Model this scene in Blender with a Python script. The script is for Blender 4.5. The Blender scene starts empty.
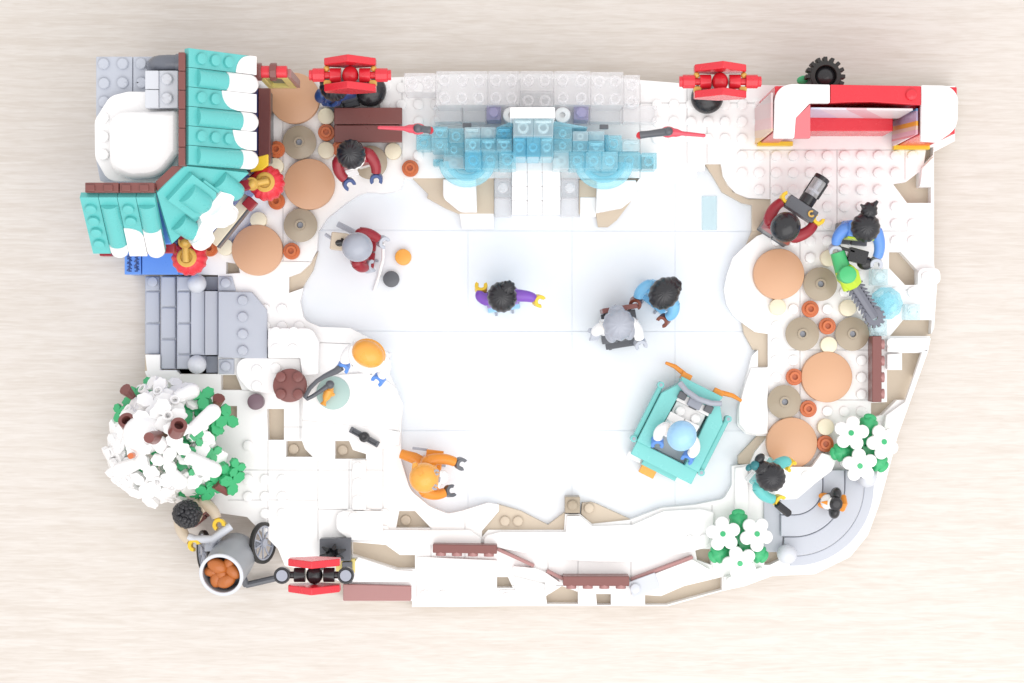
import bpy, bmesh, math, random
from mathutils import Vector, Matrix
from mathutils.geometry import tessellate_polygon
R = math.radians
S = 0.008            # one toy stud pitch in metres; all lengths below are in stud pitches
H = 108.0            # camera height
F = 1811.0           # focal length in pixels
scene = bpy.context.scene
col = scene.collection
rng = random.Random(4)

def W(px, py, z):
    """a spot of the photograph at height z -> point in stud pitches"""
    return Vector(((px - 512) / F * (H - z), (341.5 - py) / F * (H - z), z))

# ------------------------------------------------------------------ materials
MATS = {}
def plastic(name, c, rough=0.28, spec=0.5, vary=0.04, bump=0.0):
    m = bpy.data.materials.new(name); m.use_nodes = True
    nt = m.node_tree; b = nt.nodes['Principled BSDF']
    b.inputs['Base Color'].default_value = (*c, 1)
    b.inputs['Specular IOR Level'].default_value = spec
    tc = nt.nodes.new('ShaderNodeTexCoord')
    n = nt.nodes.new('ShaderNodeTexNoise'); n.inputs['Scale'].default_value = 160
    n.inputs['Detail'].default_value = 4
    nt.links.new(tc.outputs['Object'], n.inputs['Vector'])
    mr = nt.nodes.new('ShaderNodeMapRange')
    mr.inputs['To Min'].default_value = max(0.02, rough - 0.08); mr.inputs['To Max'].default_value = rough + 0.1
    nt.links.new(n.outputs['Fac'], mr.inputs['Value']); nt.links.new(mr.outputs['Result'], b.inputs['Roughness'])
    hs = nt.nodes.new('ShaderNodeHueSaturation'); hs.inputs['Color'].default_value = (*c, 1)
    mv = nt.nodes.new('ShaderNodeMapRange'); mv.inputs['To Min'].default_value = 1 - vary; mv.inputs['To Max'].default_value = 1 + vary
    n2 = nt.nodes.new('ShaderNodeTexNoise'); n2.inputs['Scale'].default_value = 45
    nt.links.new(tc.outputs['Object'], n2.inputs['Vector'])
    nt.links.new(n2.outputs['Fac'], mv.inputs['Value']); nt.links.new(mv.outputs['Result'], hs.inputs['Value'])
    nt.links.new(hs.outputs['Color'], b.inputs['Base Color'])
    if bump:
        bp = nt.nodes.new('ShaderNodeBump'); bp.inputs['Strength'].default_value = bump; bp.inputs['Distance'].default_value = 0.0005
        n3 = nt.nodes.new('ShaderNodeTexNoise'); n3.inputs['Scale'].default_value = 700
        nt.links.new(tc.outputs['Object'], n3.inputs['Vector'])
        nt.links.new(n3.outputs['Fac'], bp.inputs['Height']); nt.links.new(bp.outputs['Normal'], b.inputs['Normal'])
    MATS[name] = m
    return m
def clear(name, c, tint, alpha, rough=0.12):
    """see-through toy plastic: tinted transparency mixed with a glossy body"""
    m = bpy.data.materials.new(name); m.use_nodes = True
    nt = m.node_tree; b = nt.nodes['Principled BSDF']; out = nt.nodes['Material Output']
    b.inputs['Base Color'].default_value = (*c, 1); b.inputs['Roughness'].default_value = rough
    tr = nt.nodes.new('ShaderNodeBsdfTransparent'); tr.inputs['Color'].default_value = (*tint, 1)
    mx = nt.nodes.new('ShaderNodeMixShader')
    lw = nt.nodes.new('ShaderNodeLayerWeight'); lw.inputs['Blend'].default_value = 0.35
    mr = nt.nodes.new('ShaderNodeMapRange'); mr.inputs['To Min'].default_value = alpha; mr.inputs['To Max'].default_value = min(1, alpha + 0.45)
    nt.links.new(lw.outputs['Facing'], mr.inputs['Value']); nt.links.new(mr.outputs['Result'], mx.inputs['Fac'])
    nt.links.new(tr.outputs['BSDF'], mx.inputs[1]); nt.links.new(b.outputs['BSDF'], mx.inputs[2])
    nt.links.new(mx.outputs['Shader'], out.inputs['Surface'])
    MATS[name] = m
    return m
M = MATS
plastic('snow_white', (0.88, 0.87, 0.865), 0.32, vary=0.01)
plastic('white', (0.87, 0.86, 0.86), 0.25, vary=0.01)
plastic('tan', (0.56, 0.47, 0.365), 0.32)
plastic('dark_tan', (0.36, 0.295, 0.215), 0.30)
plastic('brown_tan', (0.25, 0.18, 0.115), 0.35)
plastic('nougat', (0.60, 0.34, 0.20), 0.35)
plastic('orange_brown', (0.55, 0.14, 0.045), 0.3)
plastic('cream', (0.76, 0.69, 0.52), 0.3)
plastic('teal', (0.115, 0.48, 0.47), 0.28)
plastic('dark_teal', (0.02, 0.16, 0.18), 0.3)
plastic('brown', (0.19, 0.063, 0.056), 0.3)
plastic('mauve_brown', (0.36, 0.175, 0.168), 0.3)
plastic('dark_plum', (0.16, 0.10, 0.125), 0.35)
plastic('red', (0.66, 0.026, 0.042), 0.25)
plastic('dark_red', (0.30, 0.016, 0.028), 0.3)
plastic('salmon', (0.66, 0.16, 0.18), 0.3)
plastic('grey', (0.45, 0.475, 0.54), 0.3)
plastic('light_grey', (0.58, 0.60, 0.65), 0.3)
plastic('dark_grey', (0.10, 0.105, 0.12), 0.3)
plastic('pipe_grey', (0.13, 0.14, 0.17), 0.2)
plastic('black', (0.018, 0.018, 0.021), 0.25)
plastic('rubber', (0.022, 0.021, 0.020), 0.5)
plastic('blue', (0.11, 0.27, 0.70), 0.28)
plastic('navy', (0.025, 0.06, 0.20), 0.3)
plastic('sky_blue', (0.18, 0.46, 0.72), 0.28)
plastic('pale_blue', (0.32, 0.56, 0.80), 0.2)
plastic('purple', (0.20, 0.075, 0.46), 0.3)
plastic('yellow', (0.78, 0.52, 0.03), 0.3)
plastic('pale_yellow', (0.72, 0.60, 0.20), 0.3)
plastic('gold', (0.60, 0.36, 0.07), 0.3)
plastic('orange', (0.72, 0.25, 0.02), 0.28)
plastic('bright_orange', (0.80, 0.36, 0.06), 0.28)
plastic('green', (0.04, 0.40, 0.155), 0.3)
plastic('bright_green', (0.06, 0.45, 0.16), 0.3)
plastic('barrel_grey', (0.31, 0.33, 0.36), 0.3)
plastic('hazed_teal', (0.18, 0.55, 0.53), 0.25)  # vehicle's copy of teal, lens flare haze painted into the colour
plastic('path_grey', (0.47, 0.49, 0.545), 0.3)
plastic('lime', (0.46, 0.62, 0.03), 0.3)
plastic('skin_brown', (0.19, 0.055, 0.033), 0.3)
plastic('sage', (0.38, 0.53, 0.50), 0.3)
plastic('hair_black', (0.016, 0.016, 0.020), 0.28, bump=0.15)
plastic('silver_grey', (0.34, 0.36, 0.42), 0.22)
plastic('potato', (0.42, 0.12, 0.022), 0.35, vary=0.2)
plastic('stone_mid', (0.30, 0.32, 0.38), 0.3)
clear('ice_blue', (0.50, 0.84, 0.94), (0.83, 0.965, 0.99), 0.25)
plastic('torch_red', (0.72, 0.09, 0.13), 0.2)
plastic('mid_blue', (0.055, 0.11, 0.36), 0.3)
plastic('saw_grey', (0.15, 0.155, 0.19), 0.25)
clear('ice_blue_deep', (0.30, 0.73, 0.90), (0.72, 0.93, 0.985), 0.30)
clear('ice_clear', (0.95, 0.94, 0.95), (1.0, 0.997, 1.0), 0.24)
clear('ice_violet', (0.62, 0.58, 0.80), (0.92, 0.90, 0.97), 0.42)
clear('ice_pale', (0.78, 0.91, 0.95), (0.94, 0.987, 0.992), 0.30)

def ice_material():
    m = plastic('ice', (0.74, 0.80, 0.88), 0.12, vary=0.0)
    nt = m.node_tree; b = nt.nodes['Principled BSDF']
    tc = nt.nodes.new('ShaderNodeTexCoord')
    n = nt.nodes.new('ShaderNodeTexNoise'); n.inputs['Scale'].default_value = 14; n.inputs['Detail'].default_value = 5
    nt.links.new(tc.outputs['Object'], n.inputs['Vector'])
    cr = nt.nodes.new('ShaderNodeValToRGB')
    cr.color_ramp.elements[0].position = 0.35; cr.color_ramp.elements[0].color = (0.725, 0.775, 0.825, 1)
    cr.color_ramp.elements[1].position = 0.65; cr.color_ramp.elements[1].color = (0.805, 0.825, 0.865, 1)
    nt.links.new(n.outputs['Fac'], cr.inputs['Fac']); nt.links.new(cr.outputs['Color'], b.inputs['Base Color'])
    return m
ice_material()

def wood_material():
    m = bpy.data.materials.new('pale_oak'); m.use_nodes = True
    nt = m.node_tree; b = nt.nodes['Principled BSDF']
    tc = nt.nodes.new('ShaderNodeTexCoord')
    def noise(sx, sy, detail, dist=0.0, off=0):
        mp = nt.nodes.new('ShaderNodeMapping'); mp.inputs['Scale'].default_value = (sx, sy, 1); mp.inputs['Location'].default_value = (off, off * 0.7, 0)
        mp.inputs['Rotation'].default_value = (0, 0, R(1.0))
        n = nt.nodes.new('ShaderNodeTexNoise'); n.inputs['Scale'].default_value = 1; n.inputs['Detail'].default_value = detail
        n.inputs['Distortion'].default_value = dist
        nt.links.new(tc.outputs['Object'], mp.inputs['Vector']); nt.links.new(mp.outputs['Vector'], n.inputs['Vector'])
        return n.outputs['Fac']
    def math_(op, a, bb):
        n = nt.nodes.new('ShaderNodeMath'); n.operation = op
        for k, v in enumerate((a, bb)):
            if isinstance(v, (int, float)): n.inputs[k].default_value = v
            else: nt.links.new(v, n.inputs[k])
        return n.outputs[0]
    # growth rings bent by a slow noise, then fine pores
    slow = noise(2.5, 14, 2, 0.4, 3)
    fine = noise(30, 380, 6, 1.4)
    pore = noise(85, 900, 3, 0.8, 7)
    mp = nt.nodes.new('ShaderNodeSeparateXYZ'); nt.links.new(tc.outputs['Object'], mp.inputs[0])
    ring = math_('SINE', math_('ADD', math_('MULTIPLY', mp.outputs['Y'], 520), math_('MULTIPLY', slow, 46)), 0)
    ring = math_('ADD', math_('MULTIPLY', ring, 0.5), 0.5)
    mix = math_('ADD', math_('ADD', math_('MULTIPLY', fine, 0.42), math_('MULTIPLY', ring, 0.05)), math_('ADD', math_('MULTIPLY', slow, 0.16), math_('MULTIPLY', pore, 0.40)))
    cr = nt.nodes.new('ShaderNodeValToRGB')
    cr.color_ramp.elements[0].position = 0.40; cr.color_ramp.elements[0].color = (0.565, 0.512, 0.462, 1)
    cr.color_ramp.elements[1].position = 0.62; cr.color_ramp.elements[1].color = (0.64, 0.598, 0.56, 1)
    nt.links.new(mix, cr.inputs['Fac']); nt.links.new(cr.outputs['Color'], b.inputs['Base Color'])
    b.inputs['Roughness'].default_value = 0.5; b.inputs['Specular IOR Level'].default_value = 0.35
    bp = nt.nodes.new('ShaderNodeBump'); bp.inputs['Strength'].default_value = 0.12; bp.inputs['Distance'].default_value = 0.0004
    nt.links.new(mix, bp.inputs['Height']); nt.links.new(bp.outputs['Normal'], b.inputs['Normal'])
    MATS['pale_oak'] = m
wood_material()

def poster_material(name, stops, axis):
    """printed picture panel: diagonal bands of colour"""
    m = bpy.data.materials.new(name); m.use_nodes = True
    nt = m.node_tree; b = nt.nodes['Principled BSDF']
    tc = nt.nodes.new('ShaderNodeTexCoord'); sp = nt.nodes.new('ShaderNodeSeparateXYZ')
    nt.links.new(tc.outputs['Generated'], sp.inputs[0])
    a = nt.nodes.new('ShaderNodeMath'); a.operation = 'MULTIPLY_ADD'
    nt.links.new(sp.outputs['Z'], a.inputs[0]); a.inputs[1].default_value = 0.3
    nt.links.new(sp.outputs[axis], a.inputs[2])
    cr = nt.nodes.new('ShaderNodeValToRGB'); cr.color_ramp.interpolation = 'CONSTANT'
    e = cr.color_ramp.elements
    e[0].position = stops[0][0]; e[0].color = (*stops[0][1], 1)
    e[1].position = stops[1][0]; e[1].color = (*stops[1][1], 1)
    for p, c in stops[2:]:
        k = e.new(p); k.color = (*c, 1)
    sc_ = nt.nodes.new('ShaderNodeMath'); sc_.operation = 'DIVIDE'; sc_.inputs[1].default_value = 1.3
    nt.links.new(a.outputs[0], sc_.inputs[0]); nt.links.new(sc_.outputs[0], cr.inputs['Fac'])
    nt.links.new(cr.outputs['Color'], b.inputs['Base Color']); b.inputs['Roughness'].default_value = 0.3
    MATS[name] = m
poster_material('poster_sunset', [(0.0, (0.75, 0.62, 0.66)), (0.16, (0.70, 0.16, 0.2)), (0.22, (0.70, 0.40, 0.48)), (0.36, (0.72, 0.52, 0.42)), (0.48, (0.78, 0.36, 0.03)), (0.62, (0.42, 0.34, 0.50)), (0.92, (0.10, 0.30, 0.55))], 'Y')
poster_material('poster_pink', [(0.0, (0.78, 0.45, 0.12)), (0.12, (0.72, 0.5, 0.35)), (0.28, (0.70, 0.42, 0.42)), (0.5, (0.66, 0.46, 0.46)), (0.8, (0.62, 0.5, 0.5))], 'Y')
poster_material('poster_pale', [(0.0, (0.55, 0.60, 0.75)), (0.3, (0.66, 0.66, 0.74)), (0.5, (0.66, 0.45, 0.50)), (0.65, (0.72, 0.70, 0.72))], 'X')

# ------------------------------------------------------------------ mesh building
def frame(o, x, z):
    x = Vector(x).normalized(); z = Vector(z); z = (z - x * z.dot(x)).normalized(); y = z.cross(x)
    m = Matrix((x, y, z)).transposed().to_4x4(); m.translation = Vector(o); return m

class MB:
    def __init__(s): s.v = []; s.f = []; s.m = []; s.xf = Matrix()
    def add(s, vs, fs, mi=0):
        n = len(s.v); s.v += [s.xf @ Vector(v) for v in vs]
        s.f += [tuple(n + i for i in f) for f in fs]; s.m += [mi] * len(fs)
    def prism(s, poly, z0, z1, mi=0):
        p = [Vector((q[0], q[1])) for q in poly]
        if sum(p[i].x * p[(i + 1) % len(p)].y - p[(i + 1) % len(p)].x * p[i].y for i in range(len(p))) < 0: p.reverse()
        n = len(p)
        s.add([(q.x, q.y, z0) for q in p] + [(q.x, q.y, z1) for q in p],
              [tuple(range(n - 1, -1, -1)), tuple(range(n, 2 * n))] + [(i, (i + 1) % n, n + (i + 1) % n, n + i) for i in range(n)], mi)
    def slab(s, pts, z0, z1, mi=0):
        """outline traced in photo pixels at its top height"""
        s.prism([W(p[0], p[1], z1) for p in rounded(pts)], z0, z1, mi)
    def box(s, c, d, mi=0, rz=0):
        x, y, z = d[0] / 2, d[1] / 2, d[2] / 2; k = s.xf
        s.xf = k @ Matrix.Translation(c) @ Matrix.Rotation(rz, 4, 'Z')
        s.add([(-x, -y, -z), (x, -y, -z), (x, y, -z), (-x, y, -z), (-x, -y, z), (x, -y, z), (x, y, z), (-x, y, z)],
              [(3, 2, 1, 0), (4, 5, 6, 7), (0, 1, 5, 4), (1, 2, 6, 5), (2, 3, 7, 6), (3, 0, 4, 7)], mi)
        s.xf = k
    def lathe(s, prof, c=(0, 0, 0), seg=24, mi=0, ribs=0, amp=0.0):
        """profile of (radius, z); closed with fans where the radius is 0"""
        vs = []; fs = []; rows = []
        for r, z in prof:
            if r < 1e-6: rows.append([len(vs)]); vs.append((c[0], c[1], c[2] + z))
            else:
                rows.append(list(range(len(vs), len(vs) + seg)))
                for i in range(seg):
                    a = 2 * math.pi * i / seg; rr = r * (1 + amp * math.cos(ribs * a)) if ribs else r
                    vs.append((c[0] + rr * math.cos(a), c[1] + rr * math.sin(a), c[2] + z))
        for a, b in zip(rows, rows[1:]):
            for i in range(seg):
                j = (i + 1) % seg
                if len(a) == 1 and len(b) > 1: fs.append((a[0], b[j], b[i]))
                elif len(b) == 1 and len(a) > 1: fs.append((a[i], a[j], b[0]))
                elif len(a) > 1: fs.append((a[i], a[j], b[j], b[i]))
        s.add(vs, fs, mi)
    def cyl(s, c, r, h, seg=24, mi=0, r2=None):
        r2 = r if r2 is None else r2
        s.lathe([(0, 0), (r, 0), (r2, h), (0, h)], c, seg, mi)
    def disc(s, c, r, h, b=0.05, seg=40, mi=0):
        s.lathe([(0, 0), (r, 0), (r, h - b), (r - b * 0.35, h - b * 0.35), (r - b, h), (0, h)], c, seg, mi)
    def stud(s, c, mi=0, seg=20):
        s.lathe([(0, 0), (0.3, 0), (0.3, 0.15), (0.285, 0.19), (0.25, 0.205), (0, 0.205)], c, seg, mi)
    def ball(s, c, r, seg=24, rows=12, mi=0, lo=-90, ribs=0, amp=0.0, twist=0.0, bumps=0.0, seed=0):
        r = (r, r, r) if isinstance(r, (int, float)) else r
        rg = random.Random(seed); vs = []; fs = []; idx = []
        for j in range(rows + 1):
            la = R(lo + (90 - lo) * j / rows); pole = (j == rows) or (j == 0 and lo == -90)
            row = []
            for i in range(1 if pole else seg):
                lo_ = 2 * math.pi * i / seg
                k = 1 + (amp * math.cos(ribs * lo_ + twist * la) * math.cos(la) if ribs else 0) + (rg.uniform(-bumps, bumps) if bumps else 0)
                row.append(len(vs)); vs.append((c[0] + r[0] * k * math.cos(la) * math.cos(lo_), c[1] + r[1] * k * math.cos(la) * math.sin(lo_), c[2] + r[2] * k * math.sin(la)))
            idx.append(row)
        for a, b in zip(idx, idx[1:]):
            for i in range(seg):
                j = (i + 1) % seg
                if len(a) == 1: fs.append((a[0], b[j], b[i]))
                elif len(b) == 1: fs.append((a[i], a[j], b[0]))
                else: fs.append((a[i], a[j], b[j], b[i]))
        if lo > -90: fs.append(tuple(reversed(idx[0])))
        s.add(vs, fs, mi)
    def tube(s, pts, rad, seg=12, mi=0, cap=True):
        pts = [Vector(p) for p in pts]; n = len(pts)
        rad = [rad] * n if isinstance(rad, (int, float)) else rad
        vs = []; fs = []; prev = None
        for i, p in enumerate(pts):
            t = (pts[min(i + 1, n - 1)] - pts[max(i - 1, 0)]).normalized()
            if prev is None:
                a = Vector((0, 0, 1)) if abs(t.z) < 0.9 else Vector((1, 0, 0)); a = (a - t * a.dot(t)).normalized()
            else:
                a = prev - t * prev.dot(t); a.normalize()
            prev = a; b = t.cross(a)
            for k in range(seg):
                th = 2 * math.pi * k / seg; vs.append(p + (a * math.cos(th) + b * math.sin(th)) * rad[i])
        for i in range(n - 1):
            for k in range(seg):
                l = (k + 1) % seg; fs.append((i * seg + k, i * seg + l, (i + 1) * seg + l, (i + 1) * seg + k))
        if cap: fs += [tuple(range(seg - 1, -1, -1)), tuple(range((n - 1) * seg, n * seg))]
        s.add(vs, fs, mi)
    def ring(s, c, r0, r1, h, a0=0, a1=360, seg=24, mi=0):
        """flat ring or C-shaped clip standing on c"""
        full = abs(a1 - a0) >= 360; n = seg if full else seg + 1; vs = []; fs = []
        for i in range(n):
            a = R(a0 + (a1 - a0) * i / seg); ca, sa = math.cos(a), math.sin(a)
            for r, z in ((r0, 0), (r1, 0), (r1, h), (r0, h)): vs.append((c[0] + r * ca, c[1] + r * sa, c[2] + z))
        for i in range(seg if full else seg):
            j = (i + 1) % n
            for k in range(4): l = (k + 1) % 4; fs.append((4 * i + k, 4 * i + l, 4 * j + l, 4 * j + k))
        if not full: fs += [(3, 2, 1, 0), tuple(4 * (n - 1) + k for k in range(4))]
        s.add(vs, [tuple(reversed(f)) for f in fs] if False else fs, mi)

def rounded(pts):
    """points (x, y) or (x, y, radius): a radius rounds that corner"""
    out = []; n = len(pts)
    for i, p in enumerate(pts):
        if len(p) == 2: out.append(Vector(p)); continue
        c = Vector(p[:2]); a = Vector(pts[i - 1][:2]) - c; b = Vector(pts[(i + 1) % n][:2]) - c
        r = p[2]; la, lb = a.length, b.length; a.normalize(); b.normalize()
        ang = a.angle(b); t = min(r / math.tan(ang / 2), la * 0.98, lb * 0.98)
        p0 = c + a * t; p1 = c + b * t
        for k in range(9):
            u = k / 8; out.append(p0 * (1 - u) ** 2 + c * 2 * u * (1 - u) * 0.86 + (p0 + p1) * 0.5 * 2 * u * (1 - u) * 0.14 + p1 * u * u)
    return out
def circ(cx, cy, r, a0=0, a1=360, n=24):
    return [(cx + r * math.cos(R(a0 + (a1 - a0) * k / n)), cy + r * math.sin(R(a0 + (a1 - a0) * k / n))) for k in range(n if a1 - a0 == 360 else n + 1)]

ROOT = {}
def finish(me, mats, smooth=32):
    for m in mats: me.materials.append(M[m])
    me.polygons.foreach_set('use_smooth', [True] * len(me.polygons))
    me.set_sharp_from_angle(angle=R(smooth))
def mesh_from(name, mb, mats, off=Matrix()):
    me = bpy.data.meshes.new(name)
    me.from_pydata([(off @ v) * S for v in mb.v], [], mb.f)
    me.polygons.foreach_set('material_index', mb.m)
    bm = bmesh.new(); bm.from_mesh(me); bmesh.ops.recalc_face_normals(bm, faces=bm.faces); bm.to_mesh(me); bm.free()
    finish(me, mats); me.update()
    return me
def add_bevel(o, w):
    b = o.modifiers.new('edge_rounding', 'BEVEL'); b.width = w * S; b.segments = 2; b.limit_method = 'ANGLE'; b.angle_limit = R(40)
    b.use_clamp_overlap = True
def tag(o, label=None, cat=None, group=None, kind=None):
    if label: o['label'] = label
    if cat: o['category'] = cat
    if group: o['group'] = group
    if kind: o['kind'] = kind
    return o
def thing(name, label, cat, loc, rz=0.0, group=None):
    o = bpy.data.objects.new(name, None); col.objects.link(o)
    o.empty_display_size = 0.01
    o.location = Vector(loc) * S; o.rotation_euler = (0, 0, rz)
    ROOT[o.name] = (Matrix.Translation(loc) @ Matrix.Rotation(rz, 4, 'Z')).inverted()
    return tag(o, label, cat, group)
def part(name, mb, mats, parent, bevel=0.0, local=False, label=None):
    """a part (or a sub-part) of a thing; geometry given in the scene's or in the thing's own axes"""
    mats = [mats] if isinstance(mats, str) else mats
    inv = ROOT[parent.name]
    me = mesh_from(name, mb, mats, Matrix() if local else inv)
    o = bpy.data.objects.new(name, me); col.objects.link(o); o.parent = parent
    ROOT[o.name] = inv
    if bevel: add_bevel(o, bevel)
    if label: o['label'] = label
    return o
def single(name, mb, mats, label=None, cat=None, group=None, bevel=0.0, kind=None):
    mats = [mats] if isinstance(mats, str) else mats
    lo = [min(v[k] for v in mb.v) for k in range(3)]; hi = [max(v[k] for v in mb.v) for k in range(3)]
    c = Vector(((lo[0] + hi[0]) / 2, (lo[1] + hi[1]) / 2, lo[2]))
    o = bpy.data.objects.new(name, mesh_from(name, mb, mats, Matrix.Translation(-c)))
    col.objects.link(o); o.location = c * S
    ROOT[o.name] = Matrix.Translation(-c)
    if bevel: add_bevel(o, bevel)
    return tag(o, label, cat, group, kind)
def copy_tree(o, parent=None):
    c = o.copy(); col.objects.link(c); c.parent = parent
    for ch in [x for x in o.children]: copy_tree(ch, c)
    return c
def subtract(o, cutter_mb):
    me = bpy.data.meshes.new('cut'); me.from_pydata([v * S for v in cutter_mb.v], [], cutter_mb.f)
    bm = bmesh.new(); bm.from_mesh(me); bmesh.ops.recalc_face_normals(bm, faces=bm.faces); bm.to_mesh(me); bm.free()
    k = bpy.data.objects.new('cut', me); col.objects.link(k); k.location = o.location
    b = o.modifiers.new('cut', 'BOOLEAN'); b.operation = 'DIFFERENCE'; b.solver = 'EXACT'; b.object = k; b.use_self = True
    dg = bpy.context.evaluated_depsgraph_get(); dg.update()
    new = bpy.data.meshes.new_from_object(o.evaluated_get(dg))
    o.modifiers.clear(); old = o.data; o.data = new
    bpy.data.meshes.remove(old); bpy.data.objects.remove(k); bpy.data.meshes.remove(me)
    new.polygons.foreach_set('use_smooth', [True] * len(new.polygons)); new.set_sharp_from_angle(angle=R(32))
def inside(p, poly):
    r = False; n = len(poly)
    for i in range(n):
        a, b = poly[i], poly[(i + 1) % n]
        if (a[1] > p[1]) != (b[1] > p[1]) and p[0] < (b[0] - a[0]) * (p[1] - a[1]) / (b[1] - a[1]) + a[0]: r = not r
    return r
def edge_dist(p, poly):
    p = Vector(p[:2]); d = 1e9
    for i in range(len(poly)):
        a = Vector(poly[i][:2]); b = Vector(poly[(i + 1) % len(poly)][:2]); ab = b - a
        t = max(0, min(1, (p - a).dot(ab) / max(ab.length_squared, 1e-9))); d = min(d, (p - a - ab * t).length)
    return d
# ------------------------------------------------------------------ camera, light
cam = bpy.data.objects.new('camera', bpy.data.cameras.new('camera')); col.objects.link(cam)
cam.location = (0, 0, H * S); cam.rotation_euler = (0, 0, 0)
cam.data.sensor_width = 36; cam.data.lens = 36 * F / 1024
cam.data.clip_start = 0.02; cam.data.clip_end = 20
scene.camera = cam
w = bpy.data.worlds.new('World'); scene.world = w; w.use_nodes = True
bg = w.node_tree.nodes['Background']; bg.inputs['Color'].default_value = (1.0, 0.99, 0.985, 1); bg.inputs['Strength'].default_value = 1.03
def area(name, loc, target, size, power, c):
    l = bpy.data.lights.new(name, 'AREA'); l.shape = 'RECTANGLE'; l.size, l.size_y = size; l.energy = power; l.color = c
    o = bpy.data.objects.new(name, l); col.objects.link(o); o.location = loc
    o.rotation_euler = (Vector(target) - Vector(loc)).to_track_quat('-Z', 'Y').to_euler()
    return o
area('softbox_key', (0.22, -0.52, 0.85), (0.0, -0.02, 0.0), (1.5, 1.0), 6.5, (1.0, 0.99, 0.985))
scene.view_settings.view_transform = 'Standard'; scene.view_settings.look = 'None'
scene.view_settings.exposure = 0.23; scene.view_settings.gamma = 1.0
scene.cycles.use_denoising = True
scene.cycles.max_bounces = 10; scene.cycles.transparent_max_bounces = 24

# ------------------------------------------------------------------ the table
t = MB(); t.box((0, 0, -1), (170, 130, 2))
single('table', t, 'pale_oak', 'pale oak table top with fine straight grain under the model', 'table', kind='structure')

# ------------------------------------------------------------------ the model's base: tan, snow and ice
ZS, ZI = 1.6, 0.88
OUTER = [(145, 275), (145, 372), (153, 392), (160, 470), (196, 500), (212, 512), (247, 517), (278, 549), (285, 566), (318, 572), (343, 583), (343, 601), (412, 601), (412, 607),
         (520, 606), (668, 606), (722, 591), (745, 586), (772, 576), (815, 574), (850, 557, 12), (868, 535, 12), (879, 505), (886, 480), (906, 405), (926, 345), (934, 328),
         (937, 284), (934, 262), (934, 152), (955, 141), (955, 86), (770, 85), (690, 84), (640, 80), (612, 77), (575, 74), (455, 74), (400, 77), (335, 80), (262, 80), (240, 84), (240, 190), (192, 235), (180, 275)]
HOLE = [(318, 232), (327, 218), (347, 202), (358, 195), (367, 192), (385, 193, 8), (401, 190, 8), (404, 178), (640, 178), (630, 190), (660, 188), (697, 177), (697, 171), (705, 171),
        (705, 164), (721, 164), (723, 176), (728, 185), (736, 193), (748, 198), (771, 199), (771, 231), (757, 236), (745, 246), (733, 258), (727, 275), (724, 290), (727, 305),
        (733, 315), (745, 325), (755, 332), (768, 334), (768, 367), (758, 367), (758, 350), (752, 356), (745, 382), (738, 408), (737, 425, 5), (746, 434), (757, 436), (768, 436),
        (755, 452), (750, 464), (732, 466), (732, 485, 10), (724, 499, 8), (695, 505), (662, 508), (630, 520), (592, 524), (580, 514), (565, 514), (564, 530), (488, 530),
        (482, 537), (482, 531), (499, 511), (499, 505), (488, 503, 6), (462, 511), (448, 514, 9), (430, 507, 20), (410, 490, 20), (401, 460), (401, 425), (403, 405, 8), (394, 384, 8),
        (384, 362), (383, 345, 12), (350, 328), (320, 327, 8), (304, 320, 10), (300, 302, 8), (303, 288), (289, 293), (289, 277), (300, 273), (310, 264), (317, 250)]
WINDOWS = [
    [(267, 409), (284, 409), (284, 440), (268, 440)], [(286, 441), (302, 441), (305, 449), (313, 457), (286, 457)],
    [(335, 441), (349, 441), (353, 450), (366, 454), (366, 459), (335, 459)], [(399, 511), (415, 511), (431, 528), (396, 528)],
    [(352, 542), (386, 545), (400, 555), (415, 555), (415, 569), (398, 569), (352, 555)], [(497, 577), (508, 577), (513, 588), (497, 588)],
    [(546, 596), (562, 586), (578, 592), (578, 604), (547, 604)], [(596, 594), (611, 594), (611, 605), (597, 605)],
    [(645, 595), (661, 596), (684, 586), (722, 577), (722, 590), (667, 605), (645, 605)], [(695, 549), (711, 549), (711, 565), (697, 560)],
    [(766, 552), (778, 552), (780, 560), (770, 565), (764, 565)],
    [(893, 184), (906, 182), (919, 172), (919, 187), (931, 187), (931, 203), (907, 203)], [(926, 148), (933.5, 147), (933, 155), (924, 164)],
    [(889, 252), (901, 252), (917, 270), (917, 285), (905, 285), (889, 268)], [(890, 336), (903, 320), (932, 320), (931, 336)],
    [(902, 353), (923, 353), (908, 400), (897, 400), (882, 415), (871, 418), (871, 403), (887, 402), (887, 370), (902, 370)],
    [(221, 375), (236, 375), (242, 390), (221, 390)], [(226, 406), (237, 406), (237, 423), (226, 423)],
    [(226, 262), (238, 264), (240, 273), (226, 274)],
]
mb = MB(); mb.slab(OUTER, 0, 0.8)
base = single('tan_base', mb, 'tan', 'tan base plate seen through gaps between the white snow plates', 'base plate', kind='structure')
mb = MB(); mb.slab(OUTER, 0.803, ZS)
snow = single('snow_ground', mb, 'snow_white', 'white plate snow ground surrounding the skating rink', 'snow', kind='structure')
off = Matrix.Translation(-(snow.location / S))
cut = MB(); cut.xf = off
def cutter(poly, z0=0.5):
    cut.prism([W(p[0], p[1], ZS) for p in rounded(poly)], z0, ZS + 0.6)
cutter(HOLE)
cutter([(143, 273), (218, 275), (218, 374), (177, 374), (177, 371), (143, 371)])
for wp in WINDOWS: cutter(wp)
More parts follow.
